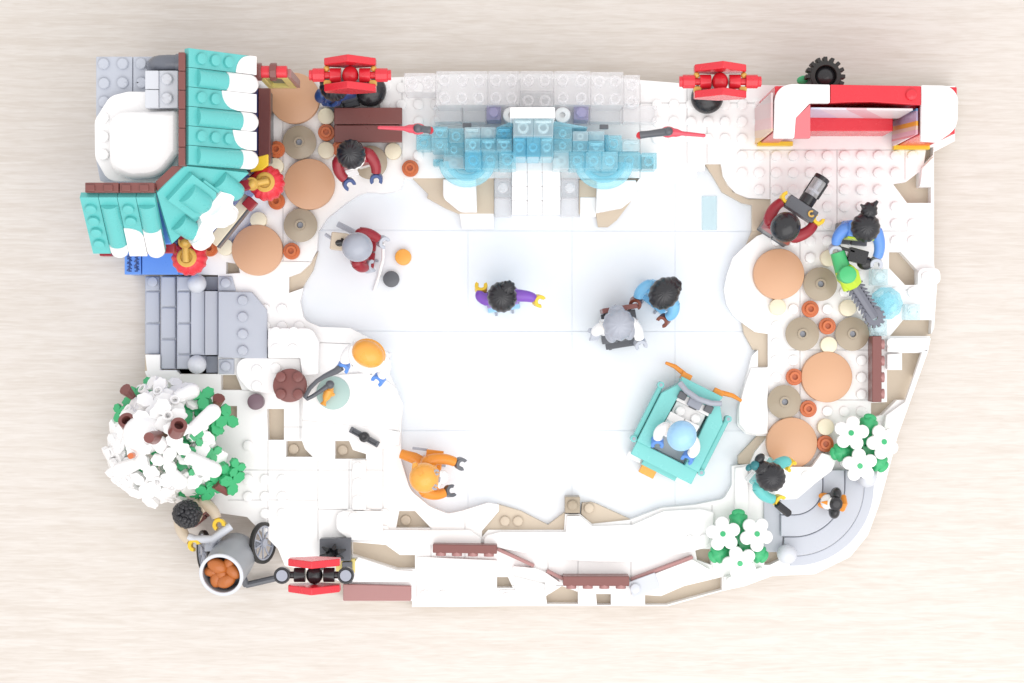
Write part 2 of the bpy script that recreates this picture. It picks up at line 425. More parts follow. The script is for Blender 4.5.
SEAMS = [(284, 427, 383, 427), (383, 427, 383, 541), (349, 460, 349, 509), (366, 459, 366, 530), (318, 460, 318, 541), (318, 509, 383, 510), (330, 541, 383, 541),
         (240, 260, 320, 262), (283, 80, 283, 262), (402, 80, 402, 160), (334, 108, 262, 108), (640, 84, 640, 178), (687, 84, 687, 164), (707, 120, 707, 164), (640, 103, 770, 103),
         (740, 150, 934, 150), (770, 150, 770, 198), (837, 150, 837, 240), (905, 150, 905, 180), (748, 435, 748, 540), (712, 505, 712, 600), (631, 521, 631, 605), (578, 525, 578, 605),
         (548, 531, 548, 605), (465, 514, 465, 605), (431, 528, 431, 605), (268, 440, 268, 560), (240, 470, 383, 470), (240, 390, 300, 392), (255, 340, 380, 345), (771, 231, 930, 231),
         (800, 240, 800, 470), (768, 350, 880, 350), (768, 400, 870, 400), (300, 392, 300, 440), (228, 500, 318, 500), (500, 585, 640, 586), (905, 290, 936, 290)]
snow.data.name = 'snow_ground'
subtract(snow, cut)
for x0, y0, x1, y1 in SEAMS:
    seam = MB(); seam.xf = off
    a, b = W(x0, y0, ZS), W(x1, y1, ZS); d = (b - a).normalized(); n = Vector((-d.y, d.x, 0)) * 0.018
    seam.prism([a + n, b + n, b - n, a - n], ZS - 0.12, ZS + 0.3); subtract(snow, seam)

mb = MB(); mb.slab(HOLE, 0.803, ZI)
ice = single('ice_rink', mb, 'ice', 'smooth pale blue white ice of the skating rink', 'ice rink', kind='structure')
off = Matrix.Translation(-(ice.location / S)); cut = MB(); cut.xf = off
for x0, y0, x1, y1 in [(300, 230, 760, 231.5), (300, 331, 760, 331.5), (300, 430.5, 760, 430.5), (468, 170, 468, 520), (572, 170, 572, 520), (675, 170, 675, 520)]:
    a, b = W(x0, y0, ZI), W(x1, y1, ZI); d = (b - a).normalized(); n = Vector((-d.y, d.x, 0)) * (0.034 if x1 > x0 + 5 else 0.008)
    cut.prism([a + n, b + n, b - n, a - n], ZI - 0.05, ZI + 0.3)
subtract(ice, cut)

# white studs standing proud of the snow, kept clear of everything laid on it
hole_w = [W(p[0], p[1], ZS) for p in rounded(HOLE)]; out_w = [W(p[0], p[1], ZS) for p in rounded(OUTER)]
win_w = [[W(p[0], p[1], ZS) for p in wq] for wq in WINDOWS]
TILES = [(294, 98), (309, 184), (257, 250), (779, 274), (827, 377), (792, 443)]
DISHES = [(299, 142), (300, 225), (370, 162), (821, 284), (803, 334), (853, 334), (785, 402)]
ORANGE = [(326, 132), (276, 149), (340, 148), (410, 168), (291, 251), (276, 201), (209, 248), (811, 309), (828, 326), (795, 377), (809, 409), (826, 444)]
CREAM = [(326, 116), (326, 150), (393, 151), (275, 166), (258, 220), (225, 247), (829, 258), (778, 307), (848, 308), (829, 345), (826, 427)]
blocked = [(p, 1.75) for p in TILES] + [(p, 1.25) for p in DISHES] + [(p, 0.75) for p in ORANGE + CREAM]
blocked = [(W(p[0], p[1], ZS), r) for p, r in blocked]
st = MB(); g0 = W(827, 156, ZS)
AREAS = [(640, 82, 770, 150), (770, 140, 905, 232), (740, 150, 800, 196), (402, 82, 436, 126), (375, 82, 402, 108), (760, 240, 925, 470), (893, 155, 930, 290),
         (262, 84, 330, 262), (355, 150, 425, 176), (238, 300, 300, 345), (236, 470, 285, 520), (345, 505, 400, 540), (690, 535, 730, 550), (240, 430, 285, 450)]
for i in range(-45, 25):
    for j in range(-30, 20):
        p = Vector((g0.x + i, g0.y + j, ZS)); q = (512 + p.x * F / (H - ZS), 341.5 - p.y * F / (H - ZS))
        if not any(a <= q[0] <= c and b <= q[1] <= d for a, b, c, d in AREAS): continue
        if not inside(p, out_w) or inside(p, hole_w) or edge_dist(p, hole_w) < 0.45 or edge_dist(p, out_w) < 0.4: continue
        if any(inside(p, ww) or edge_dist(p, ww) < 0.4 for ww in win_w): continue
        if any((p - c).length < r for c, r in blocked): continue
        if any((Vector((p.x, p.y)) - Vector((c.x, c.y))).length < r for c, r in blocked): continue
        st.stud((p.x, p.y, ZS - 0.01))
sn = part('stud_pattern', st, 'snow_white', snow)

# tan edging stepping down to the ice
edging = MB()
for pl, z in [([(412, 178), (443, 178), (476, 178), (494, 178), (494, 214), (459, 214), (445, 208), (427, 198), (428, 194)], 1.3),
              ([(579, 180), (640, 178), (632, 200), (617, 220), (608, 227), (598, 227), (596, 214), (579, 214)], 1.25),
              ([(705, 164), (721, 164), (723, 176), (733, 192), (748, 199), (771, 199), (771, 231), (752, 231), (752, 205), (742, 203), (722, 192), (714, 178)], 1.25),
              ([(741, 319), (755, 331), (768, 333), (768, 367), (758, 367), (758, 350), (753, 350), (744, 334)], 1.25),
              ([(757, 436), (768, 436), (757, 452), (750, 464), (738, 464), (738, 456)], 1.25),
              ([(591, 502), (597, 504), (630, 519), (630, 524), (592, 524), (581, 514), (582, 503)], 1.3),
              ([(565, 512), (564, 530), (488, 530), (482, 537), (482, 531), (499, 511), (497, 504), (521, 511), (548, 525)], 1.3),
              ([(289, 277), (300, 273), (310, 264), (318, 251), (313, 270), (302, 288), (289, 293)], 1.25),
              ([(752, 231), (771, 231), (757, 236), (748, 243), (744, 250)], 1.2)]:
    edging.slab(pl, 0.85, z)
for px, py in [(505, 521), (518, 521), (589, 508)]: edging.stud(W(px, py, 1.3))
single('tan_edging', edging, 'tan', 'tan plates edging the ice of the rink', 'edging', kind='structure', bevel=0.03)
b2 = MB(); b2.slab([(565, 497), (580, 497), (580, 513), (565, 513)], 0.85, 2.0); b2.stud(W(572.5, 505, 1.99))
single('brown_block', b2, 'dark_tan', 'small dark tan block standing at the rink edge near the lower snow bank', 'block', bevel=0.05)
tw = MB()
for px, py in [(294, 449), (406, 520), (343, 450)]: tw.stud(W(px, py, 0.8))
o = part('stud', tw, 'tan', base)

# raised snow plates
def ledge(pts, z1, label, studs=(), z0=None, seams=()):
    m_ = MB(); m_.slab(pts, ZS + 0.003 if z0 is None else z0, z1)
    o = single('snow_ledge', m_, 'snow_white', label, 'snow plate', kind='structure', bevel=0.05)
    if studs:
        s_ = MB()
        for px, py in studs: s_.stud(W(px, py, z1 - 0.01))
        part('stud', s_, 'snow_white', o)
    return o
ledge([(235, 375, 16), (238, 358, 10), (300, 358), (302, 385, 6), (285, 394), (250, 392, 12)], 2.0, 'rounded white snow plate below the grey stairs', [(257, 370), (257, 386), (276, 368)])
ledge([(268, 328), (312, 328, 10), (319, 342), (318, 374), (302, 376), (300, 358), (268, 358)], 2.4, 'white snow plate beside the grey landing', [(276, 332), (294, 332), (276, 349), (293, 349)])
ledge([(443, 179), (476, 179), (477, 212), (460, 212, 10), (443, 198, 8)], 1.9, 'rounded white plate left of the clear steps', z0=0.85)
ledge([(459, 213), (494, 213), (494, 229), (462, 229)], 1.3, 'low white plate at the foot of the clear steps', z0=0.85)
ledge([(597, 180), (636, 180), (637, 196, 6), (622, 208), (596, 213)], 1.9, 'white plate right of the clear steps', z0=0.85)
ledge([(580, 197), (596, 197), (596, 217), (580, 217)], 1.3, 'small low white plate right of the steps', z0=0.85)
ledge([(484, 536, 6), (500, 532), (566, 532), (567, 516), (580, 516), (592, 526), (632, 525), (664, 511), (700, 509), (714, 512), (712, 546), (694, 551), (632, 562), (600, 562), (560, 560), (520, 552), (498, 548), (484, 546)], 2.0, 'long white snow bank along the lower rink edge', [(690, 540), (704, 539)])
ledge([(383, 530), (431, 530), (470, 530), (481, 538), (481, 546), (432, 545), (383, 541)], 2.0, 'white snow plate left of the snow bank')
ledge([(336, 511, 8), (383, 511), (383, 541), (350, 540, 10), (336, 530, 8)], 2.0, 'rounded white plate above the black lantern', [(354, 517)])
ledge([(352, 460), (366, 460), (366, 510), (352, 510)], 1.9, 'narrow white step plate inside the left snow field', [(358, 467), (358, 483), (358, 500)])
ledge([(302, 420), (383, 428), (400, 432), (400, 445), (367, 453, 10), (350, 441), (302, 440)], 1.85, 'white ledge holding the black bar')
ledge([(321, 376), (374, 372), (397, 388, 12), (402, 414, 10), (398, 430), (302, 426), (302, 392), (320, 380)], 1.8, 'white snow platform around the fishing hole')
ledge([(630, 583), (692, 559), (711, 570), (684, 585), (662, 594), (640, 594)], 2.0, 'sloping white plate beside the brown rail')
ledge([(922, 168), (934, 156), (934, 186), (920, 186)], 2.0, 'small white block on the east border')
ledge([(918, 268, 6), (940, 268, 6), (941, 284, 6), (918, 285)], 2.4, 'white rounded block jutting from the east border', [(926, 277)])
ledge([(887, 338), (931, 338), (928, 352), (887, 352)], 2.0, 'white bar plate beside the brown log fence', [(891, 343)])
ledge([(887, 354), (901, 354), (901, 369), (887, 369)], 2.0, 'white square plate beside the brown log fence')
ledge([(905, 402), (923, 350), (929, 349), (908, 408), (882, 480), (876, 478), (878, 460), (886, 415)], 2.0, 'long slanted white edge plate on the east side')
ledge([(751, 368), (768, 368), (768, 434), (757, 435), (746, 432), (739, 424), (739, 406), (745, 385)], 1.9, 'white edge plate between rink and round table tiles')
ledge([(772, 467), (812, 467), (822, 453), (838, 457, 4), (832, 471, 6), (815, 484, 8), (797, 499, 8), (776, 500, 4)], 2.46, 'white curved plate below the lowest large round tile', [(806, 476)])
ledge([(145, 354.5), (160, 354.5), (160, 370), (176.5, 370), (180, 374), (182, 384), (154, 392), (147, 372)], 1.64, 'white corner plate at the foot of the grey stairs', z0=0.6)
ledge([(735, 468), (748, 466), (749, 540), (735, 542)], 1.9, 'white strip plate beside the grey curved steps')

ledge([(417, 557), (432, 557), (497, 560), (497, 604), (417, 604)], 1.8, 'broad white plate below the left log fence', [(425, 595), (443, 595)])
ledge([(513, 576), (545, 584), (545, 604), (499, 604), (499, 590), (515, 590)], 1.75, 'low white plate at the middle of the front edge', [(507, 597)])
ledge([(535, 568), (547, 573), (560, 582), (545, 594), (545, 582), (513, 574), (513, 566)], 2.0, 'slanting white plate between the two lower log fences')
ledge([(724, 577), (762, 567), (766, 574), (745, 583), (724, 588)], 1.95, 'white border plate below the front flower bush', [(731, 581)])
ledge([(358, 557), (397, 570), (413, 571), (413, 582), (345, 582), (345, 576)], 1.9, 'white plate above the long dusty red tile')
# ------------------------------------------------------------------ small round pieces on the snow
def lay(proto, spots, labels, z, fz):
    for i, (p, lb) in enumerate(zip(spots, labels)):
        o = proto if i == 0 else copy_tree(proto)
        o.location = W(p[0], p[1], z + fz) * S; o.location.z = z * S; o['label'] = lb
m_ = MB(); m_.disc((0, 0, 0), 1.49, 0.5, 0.05, 56)
pr = single('large_round_tile', m_, 'nougat', 'x', 'round tile', 'large round nougat tiles on the snow')
lay(pr, TILES, ['large round nougat tile partly under the hanging sign, behind the red post lantern', 'large round nougat tile right beside the upper red paper lantern',
                'large round nougat tile nearest the grey stairs, right of the lower red paper lantern', 'large round nougat tile just below the photographer with the camera',
                'large round nougat tile beside the brown log fence', 'large round nougat tile next to the woman in teal'], ZS + 0.01, 0.5)
m_ = MB()
m_.lathe([(0, 0.0), (0.5, 0.0), (0.99, 0.28), (0.99, 0.36), (0.5, 0.52), (0.32, 0.55), (0.31, 0.63), (0.19, 0.63), (0.18, 0.3), (0, 0.3)], seg=40)
pr = single('round_dish', m_, 'dark_tan', 'x', 'dish piece', 'dark tan round dishes with a hollow centre')
m2 = MB(); m2.cyl((0, 0, 0.301), 0.175, 0.1, 16); part('peg', m2, 'silver_grey', pr, local=True)
lay(pr, DISHES, ['tan hollow-stud dish near the building counter, between two large nougat tiles', 'tan hollow-stud dish left of the grey-helmeted skater', 'tan dish half hidden beneath the figure in dark red with navy hands',
                 'tan hollow-stud dish beside the green saw grip', 'tan hollow-stud dish right below the two orange cups, left of a cream tile', 'tan hollow-stud dish at the tip of the saw blade',
                 'tan hollow-stud dish between two orange cups near the rink edge'], ZS + 0.01, 0.6)
m_ = MB(); m_.lathe([(0, 0.0), (0.38, 0), (0.40, 0.1), (0.49, 0.14), (0.49, 0.40), (0.46, 0.43), (0.31, 0.43), (0.31, 0.62), (0.29, 0.64), (0.17, 0.64), (0.16, 0.45), (0, 0.45)], seg=28)
pr = single('orange_cup', m_, 'orange_brown', 'x', 'round stud', 'orange round studs among the tiles')
lay(pr, ORANGE, ['orange round stud at the left end of the brown bench', 'orange round stud beside the building counter', 'orange round stud showing behind the dark red hooded figure',
                 'orange round stud on bare snow left of the ice sculpture', 'orange round stud touching the large tile nearest the grey stairs', 'orange round stud peeping from under the upper red paper lantern',
                 'orange round stud beside the lower red paper lantern', 'orange round stud below the dish that adjoins the saw grip', 'orange round stud between two tan dishes near the saw tip',
                 'orange round stud left of the large tile by the brown log fence', 'orange round stud above the large tile beside the teal woman', 'orange round stud left of the flower bush'], ZS + 0.01, 0.6)
m_ = MB(); m_.disc((0, 0, 0), 0.49, 0.45, 0.05, 28)
pr = single('cream_round_tile', m_, 'cream', 'x', 'round tile', 'small cream round tiles')
lay(pr, CREAM, ['small cream tile at the bench corner by the tall red lantern', 'small cream tile left of the dark red hooded figure', 'small cream tile below the right end of the brown bench',
                'small cream tile between the upper paper lantern and the building counter', 'small cream tile below the upper paper lantern by the sign plank', 'small cream tile right of the lower paper lantern',
                'small cream tile left of the saw grip', 'small cream tile below the large tile by the photographer', 'small cream tile left of the saw blade', 'small cream tile between the two dishes by the saw tip',
                'small cream tile above the orange stud by the flower bush'], ZS + 0.01, 0.45)
for (px, py), c, lb in [((403, 257), 'bright_orange', 'bright orange round puck lying on the ice'), ((391, 279), 'dark_grey', 'dark grey round puck lying on the ice')]:
    m_ = MB(); p = W(px, py, ZI + 0.4); m_.disc((p.x, p.y, ZI + 0.002), 0.48, 0.4, 0.05, 32); single('puck', m_, c, lb, 'puck', 'pucks on the ice')
m_ = MB(); p = W(255, 402, 2.4); m_.disc((p.x, p.y, ZS + 0.002), 0.47, 0.7, 0.05, 32); single('plum_round_tile', m_, 'dark_plum', 'small dull plum round tile on the snow below the brown round table', 'round tile')
t = thing('round_table', 'reddish brown round stool with four studs on the snow', 'round table', W(289.5, 385.5, 0) + Vector((0, 0, ZS + 0.8)))
c = W(289.5, 385.5, 2.9); m_ = MB(); m_.disc((c.x, c.y, 2.42), 0.98, 0.42, 0.05, 40)
for a in range(4): m_.stud((c.x + 0.5 * (1 if a % 2 else -1), c.y + 0.5 * (1 if a > 1 else -1), 2.83))
part('table_top', m_, 'brown', t)
m_ = MB(); m_.cyl((c.x, c.y, 2.0), 0.55, 0.44); part('foot', m_, 'brown', t)

# ------------------------------------------------------------------ brown bench, log fences, rails
t = thing('bench', 'reddish brown two plank bench on the snow under the tall red lantern', 'bench', (W(368, 125, 2).x, W(368, 125, 2).y, ZS))
for y0, y1 in ((107.5, 124.3), (125, 142)):
    m_ = MB(); m_.slab([(334, y0), (402, y0), (402, y1), (334, y1)], 2.3, 2.7); part('plank', m_, 'brown', t, 0.05)
for x in (345, 391):
    m_ = MB(); m_.slab([(x - 8, 111), (x + 8, 111), (x + 8, 139), (x - 8, 139)], ZS + 0.005, 2.29); part('leg', m_, 'brown', t, 0.04)
def log_fence(c0, c1, w, label, z=2.6, side=1):
    a, b = W(*c0, z), W(*c1, z); d = (b - a); L = d.length; d.normalize(); n = Vector((d.y, -d.x, 0)) * side
    t = thing('log_fence', label, 'fence', (a.x, a.y, ZS), 0, 'reddish brown log fences')
    m_ = MB(); k = Matrix.Translation((a + b) / 2 * 1) @ Matrix.Rotation(math.atan2(d.y, d.x), 4, 'Z'); m_.xf = k
    m_.box((0, 0, -0.35), (L, w, 1.3)); part('rail', m_, 'brown', t, 0.04)
    for i in range(4):
        m_ = MB(); o = a + d * (L * (i + 0.5) / 4) + n * (w / 2 - 0.02)
        m_.tube([o + Vector((0, 0, 0)) - n * 0.05, o + n * 0.2], 0.3, 18)
        part('peg', m_, 'mauve_brown' , t)
log_fence((433, 548), (497, 549), 0.5, 'reddish brown log fence segment left on the lower snow bank, nearest the black lantern')
log_fence((563, 580.5), (629, 580.5), 0.55, 'reddish brown log fence segment at the middle of the lower border')
log_fence((876, 402), (876, 336), 0.55, 'reddish brown log fence standing upright along the east side', side=1)
for (a, b, lb) in [((497, 549), (534, 566), 'thin brown rail sloping from the lower log fence toward the middle'), ((547, 571), (563, 579), 'short thin brown rail joining the middle log fence from its left'), ((631, 580), (693, 557), 'long thin brown rail rising from the middle log fence to the flower bush')]:
    m_ = MB(); p, q = W(*a, 2.1), W(*b, 2.1); d = (q - p).normalized(); n = Vector((-d.y, d.x, 0)) * 0.09
    m_.prism([p + n, q + n, q - n, p - n], ZS - 0.05, 2.12); single('thin_rail', m_, 'mauve_brown', lb, 'rail', 'thin brown rails', bevel=0.02)
m_ = MB(); m_.slab([(343, 584), (411, 586), (411, 601), (343, 601)], 1.61, 2.0); single('front_tile', m_, 'mauve_brown', 'long dusty red brown tile on the lower front border', 'tile', bevel=0.05)
m_ = MB(); a = W(641, 587, 2.5); m_.xf = Matrix.Translation((a.x, a.y, 2.2)) @ Matrix.Rotation(R(20), 4, 'Z') @ Matrix.Rotation(R(-6), 4, 'X')
m_.box((0.2, 0, 0), (1.7, 0.95, 0.4)); m_.stud((-0.35, 0, 0.19))
single('grey_plate', m_, 'light_grey', 'pale grey tilted plate with one stud beside the long brown rail', 'plate', bevel=0.04)

# ------------------------------------------------------------------ grey stairs and curved steps
c = W(200, 320, 0); t = thing('stone_stairs', 'grey stone stairs with two ball finials left of the rink', 'stairs', (c.x, c.y, 0))
m_ = MB(); m_.slab([(145, 276), (177, 276), (177, 370), (145, 370)], 0, 0.5); m_.slab([(176.5, 276), (234, 276), (234, 374), (176.5, 374)], 0, 0.8)
part('base', m_, 'stone_mid', t, 0.03)
def bricks(x0, x1, rows, z):
    m_ = MB()
    for y0, y1 in rows: m_.slab([(x0, y0), (x1, y0), (x1, y1), (x0, y1)], 0.4, z)
    part('masonry_step', m_, 'grey', t, 0.07)
    m_ = MB(); m_.slab([(x0 - .4, rows[0][0]), (x1 + .6, rows[0][0]), (x1 + .6, rows[-1][1]), (x0 - .4, rows[-1][1])], 0.4, z - 0.12); part('step_core', m_, 'grey', t)
bricks(145.5, 159.5, [(276.5, 290.5), (291.6, 322.5), (323.8, 354)], 1.0); bricks(161, 175.5, [(276.5, 306.3), (307.6, 338.5), (339.8, 369)], 1.5); bricks(177.2, 190.2, [(276.5, 290.5), (291.6, 322.5), (323.8, 354), (355, 369)], 2.0)
m_ = MB(); m_.stud(W(153, 282, 0.99)); part('stud', m_, 'grey', t)
def slope_step(x0, x1, z0, z1):
    m_ = MB(); a, b, c_, d = W(x0, 291, z0), W(x1, 291, z1), W(x1, 355, z1), W(x0, 355, z0)
    m_.add([a, b, c_, d] + [Vector((v.x, v.y, 0.5)) for v in (a, b, c_, d)], [(0, 1, 2, 3), (7, 6, 5, 4), (0, 4, 5, 1), (1, 5, 6, 2), (2, 6, 7, 3), (3, 7, 4, 0)])
    part('curved_step', m_, 'grey', t, 0.03)
slope_step(191, 204.6, 2.25, 2.1); slope_step(205, 218, 2.5, 1.8)
for pl_, z in (([(191, 276.5), (204, 276.5), (204, 290.5), (191, 290.5)], 1.8), ([(191, 355.5), (205, 355.5), (205, 369), (191, 369)], 1.8), ([(205.5, 276.5), (218, 276.5), (218, 290.5), (205.5, 290.5)], 1.2), ([(206, 356), (218, 356), (218, 373), (206, 373)], 1.2)):
    m_ = MB(); m_.slab(pl_, 0.5, z); part('post_block', m_, 'stone_mid', t, 0.04)
m_ = MB(); m_.slab([(218.3, 291.5), (252, 292), (267, 310), (267, 358.5), (218.3, 357.5)], 0.8, 2.0)
m_.slab([(218.5, 276.5), (232, 276.5), (236, 290.8), (218.5, 290.8)], 0.8, 1.75); m_.slab([(218.5, 359), (234, 359), (234, 374), (218.5, 374)], 0.8, 1.75)
for y in (300.3, 317, 334, 350.6): m_.stud(W(243, y, 1.99))
m_.stud(W(226, 283, 1.74)); m_.stud(W(226, 366.5, 1.74))
part('landing', m_, 'grey', t, 0.05)
for y in (283.5, 364.5):
    m_ = MB(); p = W(196, y, 2.7); m_.ball((p.x, p.y, 2.35), 0.55, 28, 16); m_.cyl((p.x, p.y, 1.7), 0.3, 0.3); part('ball_finial', m_, 'light_grey', t)

c = W(815, 525, 0); t = thing('curved_steps', 'pale grey curved steps with two ball finials at the lower corner', 'stairs', (c.x, c.y, 0.8))
def arc(cx, cy, r, a0, a1, n=18): return [(cx + r * math.cos(R(a0 + (a1 - a0) * k / n)), cy + r * math.sin(R(a0 + (a1 - a0) * k / n))) for k in range(n + 1)]
m_ = MB(); m_.slab([(764, 498), (780, 498), (780, 531), (783, 535), (782, 552), (764, 552)], 1.61, 1.8); part('side_plate', m_, 'path_grey', t, 0.03)
cx, cy = 794, 486
def sector(r0, r1, z0, z1, tail):
    m_ = MB(); o = arc(cx, cy, r1, 0, 90); i = arc(cx, cy, r0, 90, 0) if r0 else [(cx, cy)]
    o = [(o[0][0], o[0][1] - 16)] + o + [(o[-1][0] - tail, o[-1][1])]
    i = [(i[0][0] - tail, i[0][1])] + i + [(i[-1][0], i[-1][1] - 16)]
    m_.slab(o + i, z0, z1); part('curved_tread', m_, 'path_grey', t, 0.045)
sector(0.5, 28.5, 0.81, 2.4, 13); sector(29.1, 50.5, 0.81, 2.15, 13); sector(51.1, 69.5, 0.81, 1.9, 10); sector(70.1, 80, 0.5, 1.68, 4)
for x, y in ((868, 478), (788, 555)):
    m_ = MB(); p = W(x, y, 3.0); m_.ball((p.x, p.y, 2.6), 0.58, 28, 16); m_.cyl((p.x, p.y, 1.6), 0.3, 0.6); part('ball_finial', m_, 'light_grey', t)

# ------------------------------------------------------------------ ice sculpture and clear steps
c = W(532, 120, 0); t = thing('ice_sculpture', 'transparent blue ice sculpture bridge rising above the rink', 'ice sculpture', (c.x, c.y, ZS))
def bricks3(name, rects, mat, bev=0.05, studs=True):
    for x0, y0, x1, y1, z0, z1, ns in rects:
        m_ = MB(); m_.slab([(x0, y0), (x1, y0), (x1, y1), (x0, y1)], z0, z1)
        for i in range(ns): m_.stud(W(x0 + (x1 - x0) * (i + 0.5) / ns, (y0 + y1) / 2, z1 - 0.01))
        part(name, m_, mat, t, bev)
def ice_cells(name, x0, y0, x1, y1, nx, ny, z0, z1, mats, jit=0.5, ring=True):
    for a in range(nx):
        for b in range(ny):
            z = z1 + rng.uniform(-jit, jit); xa = x0 + (x1 - x0) * a / nx; xb = x0 + (x1 - x0) * (a + 1) / nx; ya = y0 + (y1 - y0) * b / ny; yb = y0 + (y1 - y0) * (b + 1) / ny
            m_ = MB(); m_.slab([(xa + .2, ya + .2), (xb - .2, ya + .2), (xb - .2, yb - .2), (xa + .2, yb - .2)], z0, z); c_ = W((xa + xb) / 2, (ya + yb) / 2, z)
            w_ = min(xb - xa, yb - ya) / 17.6
            if ring: m_.ring((c_.x, c_.y, z - 0.75), 0.19 * w_, 0.31 * w_, 0.68, seg=18)
            if rng.random() < 0.4: m_.slab([(xa + 2, ya + 2), (xb - 2, ya + 2), (xb - 2, ya + 4.5), (xa + 2, ya + 4.5)], z, z + 0.18)
            part(name, m_, rng.choice(mats), t, 0.06)
IB = ['ice_blue', 'ice_blue', 'ice_blue', 'ice_blue', 'ice_blue_deep', 'ice_pale']
for args in [(416, 134, 431, 150, 1, 1, ZS, 3.4), (431, 126.5, 448, 150, 1, 2, ZS, 4.4), (448, 128, 464, 143, 1, 1, ZS, 4.4), (443.5, 143, 464, 168.5, 1, 2, ZS, 3.6), (433, 159, 443, 166, 1, 1, ZS, 2.2),
             (464.5, 127, 512, 150, 3, 2, 2.2, 5.6), (464.5, 150.5, 516, 169, 3, 1, 2.2, 4.5), (553.5, 127, 572, 151, 1, 2, 2.2, 5.6), (572.5, 131, 604.5, 151, 2, 2, 2.2, 5.2), (553, 151.5, 618, 169, 4, 1, 2.2, 4.5),
             (605, 135, 622, 151, 1, 1, 2, 4.4), (622, 139, 640, 151, 1, 1, 2, 3.6), (618, 152, 641, 169, 1, 1, ZS, 3.7), (641.5, 152.5, 657, 169, 1, 1, ZS, 3.3)]: ice_cells('ice_brick', *args, IB)
ice_cells('deep_brick', 513, 136.5, 553.5, 157, 3, 1, 3.0, 6.6, ['ice_blue_deep', 'ice_blue'], 0.2)
ice_cells('frosted_brick', 513, 118.5, 553.5, 136, 2, 1, 3.0, 7.6, ['ice_pale'], 0.1)
for pts in ([(497, 127), (512.5, 121.5), (512.5, 127)], [(553.5, 121), (588, 127), (553.5, 127)]):
    m_ = MB(); m_.slab(pts, 2.2, 5.4); part('ice_wedge', m_, 'ice_blue', t, 0.03)
m_ = MB(); m_.slab([(510, 107), (555, 107), (555, 118), (510, 118)], 3.0, 7.8); part('frosted_cap', m_, 'white', t, 0.06)
for x_, y_ in ((467, 127), (604, 128.5)):
    m_ = MB(); p = W(x_, y_, 4.5); m_.box((p.x, p.y + .1, 4.4), (0.5, 0.25, 0.3)); part('dark_clip', m_, 'dark_grey', t, 0.03)
for cx_, cy_, rx, ry in ((467, 162, 22, 19), (604, 163, 23, 20)):
    for k, rr in enumerate((1.0, 0.72)):
        m_ = MB(); m_.tube([W(cx_ + rx * rr * math.cos(R(a)), cy_ + ry * rr * math.sin(R(a)), 3.0 - 0.5 * k) for a in range(0, 181, 12)], 0.38 - 0.06 * k, 12); part('ice_arc', m_, 'ice_blue', t)
for x, y in ((489, 141), (592, 141)):
    m_ = MB(); p = W(x, y, 3); m_.box((p.x, p.y, 1.95), (2.0, 0.9, 0.7)); part('foot', m_, 'ice_blue_deep', t, 0.05)
m_ = MB(); p = W(533, 138, 4); m_.box((p.x, p.y, 2.3), (2.3, 1.8, 1.38)); part('foot', m_, 'ice_blue_deep', t, 0.05)

c = W(532, 95, 0); t = thing('ice_wall', 'clear transparent wall of frosted bricks behind the blue ice sculpture', 'ice wall', (c.x, c.y, ZS))
zt = 4.4
for x0, x1, y0, y1 in ((404, 435.5, 73, 92), (436, 487.5, 71, 105), (488, 519.5, 71, 105), (520, 553.5, 71, 91), (520, 553.5, 91.4, 106), (554, 590.5, 71, 105), (591, 623.5, 72, 105), (624, 640, 75, 104)):
    m_ = MB(); m_.slab([(x0, y0), (x1, y0), (x1, y1), (x0, y1)], ZS + 0.005, zt)
    n = max(1, round((x1 - x0) / 17.5))
    for i in range(n):
        for j in range(max(1, round((y1 - y0) / 17.5))):
            p = W(x0 + (x1 - x0) * (i + 0.5) / n, y0 + 8.7 + 17.5 * j, zt); m_.ring((p.x, p.y, zt - 0.9), 0.2, 0.32, 0.85, seg=18)
    part('clear_brick', m_, 'ice_clear', t, 0.05)
for x0, x1 in ((434, 462), (463, 486), (590, 622), (623, 657)):
    m_ = MB(); m_.slab([(x0, 105.5), (x1, 105.5), (x1, 122), (x0, 122)], ZS + 0.005, 3.0); part('clear_plate', m_, 'ice_clear', t, 0.05)
for x0, x1 in ((486.5, 501), (574, 588.5)):
    m_ = MB(); m_.slab([(x0, 105.5), (x1, 105.5), (x1, 120), (x0, 120)], ZS + 0.005, 3.4)
    q = MB(); m_.stud(W((x0 + x1) / 2, 112.5, 3.39)); part('violet_brick', m_, 'ice_violet', t, 0.05)
for x in (511, 562.5):
    m_ = MB(); p = W(x, 115, 3.6); m_.lathe([(0, 0), (0.46, 0), (0.46, 0.6), (0.42, 0.64), (0.17, 0.64), (0.15, 0.35), (0, 0.35)], (p.x, p.y, 3.0), 24); m_.cyl((p.x, p.y, ZS + .01), .3, 1.4); part('white_round', m_, 'white', t)

c = W(537, 186, 0); t = thing('clear_steps', 'clear and white tiled steps running from the ice sculpture down to the ice', 'steps', (c.x, c.y, ZI))
for x0, x1 in ((494.5, 511), (561, 578.5)):
    for k in range(3):
        y0 = 160 + 19 * k; m_ = MB(); m_.slab([(x0, y0), (x1, y0), (x1, y0 + 18.6), (x0, y0 + 18.6)], ZI + 0.01, 2.1 - 0.2 * k)
        if k < 2: m_.stud(W((x0 + x1) / 2, y0 + 9, 2.09 - 0.2 * k))
        part('clear_block', m_, 'ice_clear', t, 0.05)
for k in range(4):
    m_ = MB()
    for x0, x1 in ((511.6, 527.1), (527.25, 542.1), (542.25, 560.6)):
        y0 = 157.5 + 14.3 * k; m_.slab([(x0, y0), (x1, y0), (x1, y0 + 14.2), (x0, y0 + 14.2)], ZI + 0.01, 2.25 - 0.25 * k)
    part('white_step', m_, 'white', t, 0.05)
